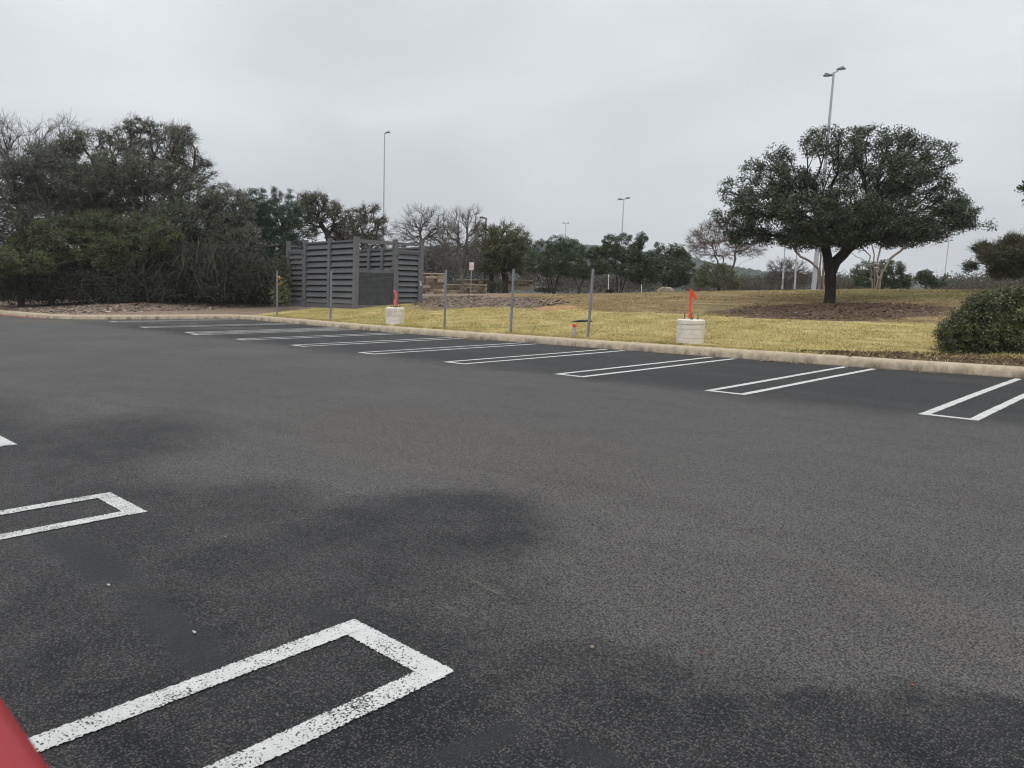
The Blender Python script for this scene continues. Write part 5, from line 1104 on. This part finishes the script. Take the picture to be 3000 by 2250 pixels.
chips('mulch', 'grey brown wood mulch and dead leaves under the left thicket', left_s, 24000, .036, [(.12, .09, .068), (.24, .185, .145), (.37, .30, .24), (.54, .46, .39)], 91)
def poly_s(P):
    P = np.array(P); lo, hi = P.min(0), P.max(0)
    def f(rs, n):
        q = rs.uniform(lo, hi, (n*4, 2)); ok = inpoly(q[:, 0]+vnoise(q[:, 0], q[:, 1], 1.3)*.8+rs.randn(len(q))*.35, q[:, 1]+vnoise(q[:, 1], q[:, 0], 1.1)*.8+rs.randn(len(q))*.35, P); return q[ok][:n]
    return f
chips('mulch', 'pinkish grey wood chips spread between the enclosure and the orange soil', poly_s(MULCH[0]), 16000, .03, [(.11, .082, .06), (.18, .14, .105), (.26, .21, .16), (.36, .30, .24)], 92)
chips('leaf_litter', 'dark brown fallen leaves under the big live oak', poly_s(BARE[0]), 9000, .022, [(.045, .03, .02), (.10, .068, .045), (.17, .115, .075), (.28, .21, .15)], 93)
def kerb_s(rs, n):
    out = []
    for (px, py, sp_, m_) in ((2270, 1060, .35, 60), (1397, 996, .3, 60), (1000, 965, .5, 14), (2560, 1082, .8, 14), (2860, 1100, .6, 10), (1640, 1012, .8, 10)):
        c = gp(px, py); k_ = int(n*m_/168); out.append(np.stack([c[0]+rs.randn(k_)*sp_, c[1]-.05-np.abs(rs.randn(k_))*.06], 1))
    return np.concatenate(out)
rs = np.random.RandomState(94); p = kerb_s(rs, 260); n = len(p); c = np.column_stack([p, .012+rs.rand(n)*.02]); mb = MB(); leaves(mb, c, .05, rs, .75, .5)
tag(mb.build('leaf_litter', leaf_mat('dry_leaf', [(.14, .09, .05), (.30, .22, .13), (.42, .34, .22)], .8)), 'dry leaves gathered in the gutter at the foot of the kerb', 'leaves', kind='stuff')
rs = np.random.RandomState(95); n = 4200; xx = rs.uniform(-6.2, -.5, n); dd = .28+rs.rand(n)*.95*np.clip((xx+6.6)/3, .15, 1); yy = np.interp(-xx, -KP[:10, 0], KP[:10, 1])+dd; c = np.column_stack([xx, yy, .19+.084*dd+rs.rand(n)*.02]); mb = MB(); leaves(mb, c, .045, rs, .6, .5)
tag(mb.build('leaf_litter', leaf_mat('dry_leaf_dark', [(.06, .04, .025), (.13, .09, .05), (.22, .16, .1)], .8)), 'brown leaf litter under the right hand leafy shrub', 'leaves', kind='stuff')
# small litter: one thing each
PAPER = plain('paper', (.36, .35, .33), .7, 0, .1, 40); TANL = plain('tan_leaf', (.24, .19, .12), .8, 0, .2, 40); REDL = plain('red_leaf', (.26, .08, .05), .8, 0, .2, 40)
def scrap(name, lab, px, py, size, mat, seed, ground=True, cat='litter', group=None):
    rs = np.random.RandomState(seed); p = gp(px, py) if ground else behind(px, py, .36); n_ = 9; mb = MB(); vs = []
    for i in range(n_):
        t_ = 2*math.pi*i/n_; r_ = size*rs.uniform(.55, 1.1); vs.append((p[0]+r_*math.cos(t_), p[1]+r_*.6*math.sin(t_), p[2]+.008+rs.uniform(0, size*.35)))
    c_ = (p[0], p[1], p[2]+.006+size*.3); vs.append(c_); vs2 = [(a, b__, z-.004) for a, b__, z in vs]
    f = [(i, (i+1) % n_, n_) for i in range(n_)]+[((i+1) % n_+n_+1, i+n_+1, 2*n_+1) for i in range(n_)]+[(i, i+n_+1, (i+1) % n_+n_+1, (i+1) % n_) for i in range(n_)]
    mb.add(vs, f) if False else mb.add(vs+vs2, f); o = mb.build(name, mat, loc=p); tag(o, lab, cat, group); return o
scrap('paper_scrap', 'small crumpled white scrap on the dark asphalt between the two near markings', 570, 1858, .017, PAPER, 1)
scrap('paper_scrap', 'small flat beige scrap on the asphalt below the left marking', 318, 1718, .014, PAPER, 2)
scrap('fallen_leaf', 'tiny pale leaf on the asphalt above the near marking', 660, 1576, .012, TANL, 3)
scrap('fallen_leaf', 'tiny red leaf on the asphalt at the lower right', 2672, 2012, .008, REDL, 4)
scrap('fallen_leaf', 'tan leaf on the asphalt at the centre right', 1735, 1900, .012, TANL, 5)
scrap('fallen_leaf', 'tiny red leaf on the asphalt low in the centre', 2058, 1919, .008, REDL, 6)
scrap('white_scrap', 'white litter in the grass left of the orange soil patch', 1548, 911, .10, PAPER, 7, False)
scrap('white_scrap', 'white scrap on the brown ground below the big oak', 2333, 919, .12, PAPER, 8, False)
scrap('white_scrap', 'white scrap in the yellow grass left of the leafy shrub', 2738, 979, .06, PAPER, 9, False)
scrap('white_scrap', 'small pale scrap on the grass left of the short red capped post', 1553, 974, .05, PAPER, 10, False)
scrap('orange_scrap', 'orange dirt clod behind the kerb near the enclosure post', 915, 938, .12, REDL, 11, False)
scrap('orange_scrap', 'reddish leaf heap behind the kerb left of the farther concrete base', 1088, 948, .08, REDL, 12, False)
scrap('orange_scrap', 'orange leaf behind the kerb between the third and fourth posts', 1460, 974, .05, REDL, 13, False)
scrap('dark_clod', 'small dark clod behind the kerb right of the third post', 1346, 958, .04, BLACK, 14, False)
scrap('dark_clod', 'dark clod at the kerb edge above the gutter leaves', 1398, 968, .05, BLACK, 15, False)
for i, (px, py, sz, lb) in enumerate(((640, 893, .13, 'white stone on the mulch at the left end of the grass strip'), (372, 896, .16, 'largest pale flat stone on the mulch in the middle of the left thicket'), (575, 890, .09, 'small white stone on the mulch left of the grass strip'), (50, 899, .2, 'flat white slab at the foot of the thicket, at the far left'))):
    scrap('limestone_chip', lb, px, py, sz, PAPER, 20+i, False, 'stone')
# ------------------------------------------------------------------ RED CAR beside the camera (nose at the lower left corner)
CARP = NM('red_car_paint', .62, .2); CARP.col((.25, .020, .024)); CARP.b.inputs['Coat Weight'].default_value = .15; CARP = CARP.m
GLASS = plain('car_glass', (.02, .025, .03), .08, 0, 0, 1, .6); TYRE = plain('tyre', (.02, .02, .02), .85); RIM = plain('rim', (.4, .4, .42), .3, .8); LAMPM = plain('headlight', (.7, .72, .75), .15); TAILM = plain('tail_light', (.4, .02, .02), .3)
CX0, CX1, CY = -2.02, -.22, .132; cmx = (CX0+CX1)/2; hw = (CX1-CX0)/2
car = empty('red_car', (cmx, CY-2.3, 0), 'red car parked beside the viewer, its blurred nose edge in the lower left corner', 'car')
# sections from nose to tail: (y offset, half width, bottom z, shoulder z, top z, roof half width)
sec = [(0.0, .93, .45, 1.01, 1.045, .88), (-.02, .96, .32, 1.02, 1.055, .90), (-.25, .985, .26, 1.03, 1.075, .86), (-.9, 1.0, .24, 1.06, 1.12, .84), (-1.25, 1.0, .24, 1.07, 1.14, .82), (-1.9, 1.0, .24, 1.08, 1.16, .82), (-3.6, 1.0, .24, 1.08, 1.16, .82), (-4.45, .98, .26, 1.05, 1.12, .82), (-4.6, .92, .4, .98, 1.05, .8)]
mb = MB(); vs = []; K = 14
for (dy, w_, zb, zs_, zt, rw) in sec:
    w_ *= hw; rw *= hw; y_ = CY+dy
    ring = [(w_*.92, zb), (w_, zb+.12), (w_*1.0, .62), (w_*.995, zs_-.08), (w_*.975, zs_), (rw, zt-.004), (rw*.5, zt+.004)]
    ring = ring+[(-a, b) for a, b in ring[::-1]]
    vs += [(cmx+a, y_, b) for a, b in ring]
n_ = len(sec); mb.add(vs, [(i*K+j, i*K+(j+1) % K, (i+1)*K+(j+1) % K, (i+1)*K+j) for i in range(n_-1) for j in range(K)]+[tuple(range(K))[::-1], tuple((n_-1)*K+j for j in range(K))])
body = sub(car, mb, 'body', CARP, smooth=True); bv = body.modifiers.new('bevel', 'BEVEL'); bv.width = .012; bv.segments = 2
mb = MB(); cab = [(-1.15, .80, 1.14), (-1.75, .70, 1.62), (-2.4, .69, 1.70), (-3.7, .68, 1.66), (-4.4, .76, 1.12)]
vs = []
for (dy, w_, z) in cab: vs += [(cmx-hw*w_, CY+dy, z), (cmx+hw*w_, CY+dy, z)]
for (dy, w_, z) in cab: vs += [(cmx-hw*.83, CY+dy, 1.12), (cmx+hw*.83, CY+dy, 1.12)]
f = [(2*i, 2*i+1, 2*i+3, 2*i+2) for i in range(4)]+[(10+2*i, 2*i, 2*i+2, 12+2*i) for i in range(4)]+[(2*i+1, 11+2*i, 13+2*i, 2*i+3) for i in range(4)]
mb.add(vs, f); sub(car, mb, 'window', GLASS)
mb = MB(); mb.box((cmx, CY-3.05, 1.70), (hw*1.38, 1.5, .05)); sub(car, mb, 'roof', CARP, bevel=.02)
for dy in (-.85, -3.7):
    for s in (-1, 1):
        mb = MB(); xo = cmx+s*(hw-.06); mb.tube([(xo-.11, CY+dy, .34), (xo+.11, CY+dy, .34)], .34, 28); w_ = sub(car, mb, 'wheel', TYRE); mb = MB(); mb.tube([(xo-.115, CY+dy, .34), (xo+.115, CY+dy, .34)], .21, 20); o = mb.build('rim', RIM); o.parent = w_
for s in (-1, 1):
    mb = MB(); mb.box((cmx+s*hw*.68, CY-.005, .78), (.32, .03, .13)); sub(car, mb, 'headlight', LAMPM, bevel=.01)
    mb = MB(); mb.box((cmx+s*hw*.75, CY-4.6, .82), (.22, .03, .2)); sub(car, mb, 'tail_light', TAILM, bevel=.01)
mb = MB(); mb.box((cmx, CY+.005, .60), (.9, .03, .18)); sub(car, mb, 'grille', BLACK, bevel=.01)
# fix sub-part parenting (children of parts keep world coordinates)
for o in bpy.data.objects:
    if o.parent is not None and o.parent.parent is not None:
        o.matrix_parent_inverse = o.parent.matrix_parent_inverse.copy() if False else Matrix.Identity(4)
bpy.context.view_layer.update()
for o in bpy.data.objects:
    if o.parent is not None and o.parent.parent is not None:
        o.matrix_parent_inverse = o.parent.matrix_world.inverted()

# ------------------------------------------------------------------ HAZE: one closed box of even air
mb = MB(); mb.box((0, 0, 46.5), (2600, 2600, 99)); hm = bpy.data.materials.new('haze_air'); hm.use_nodes = True; ht = hm.node_tree; ht.nodes.clear()
pv = ht.nodes.new('ShaderNodeVolumePrincipled'); pv.inputs['Color'].default_value = (.86, .90, .95, 1); pv.inputs['Density'].default_value = .0004
ho = ht.nodes.new('ShaderNodeOutputMaterial'); ht.links.new(pv.outputs[0], ho.inputs['Volume'])
hz_o = mb.build('haze', hm); hz_o['kind'] = 'stuff'; hz_o['label'] = 'thin grey winter haze'
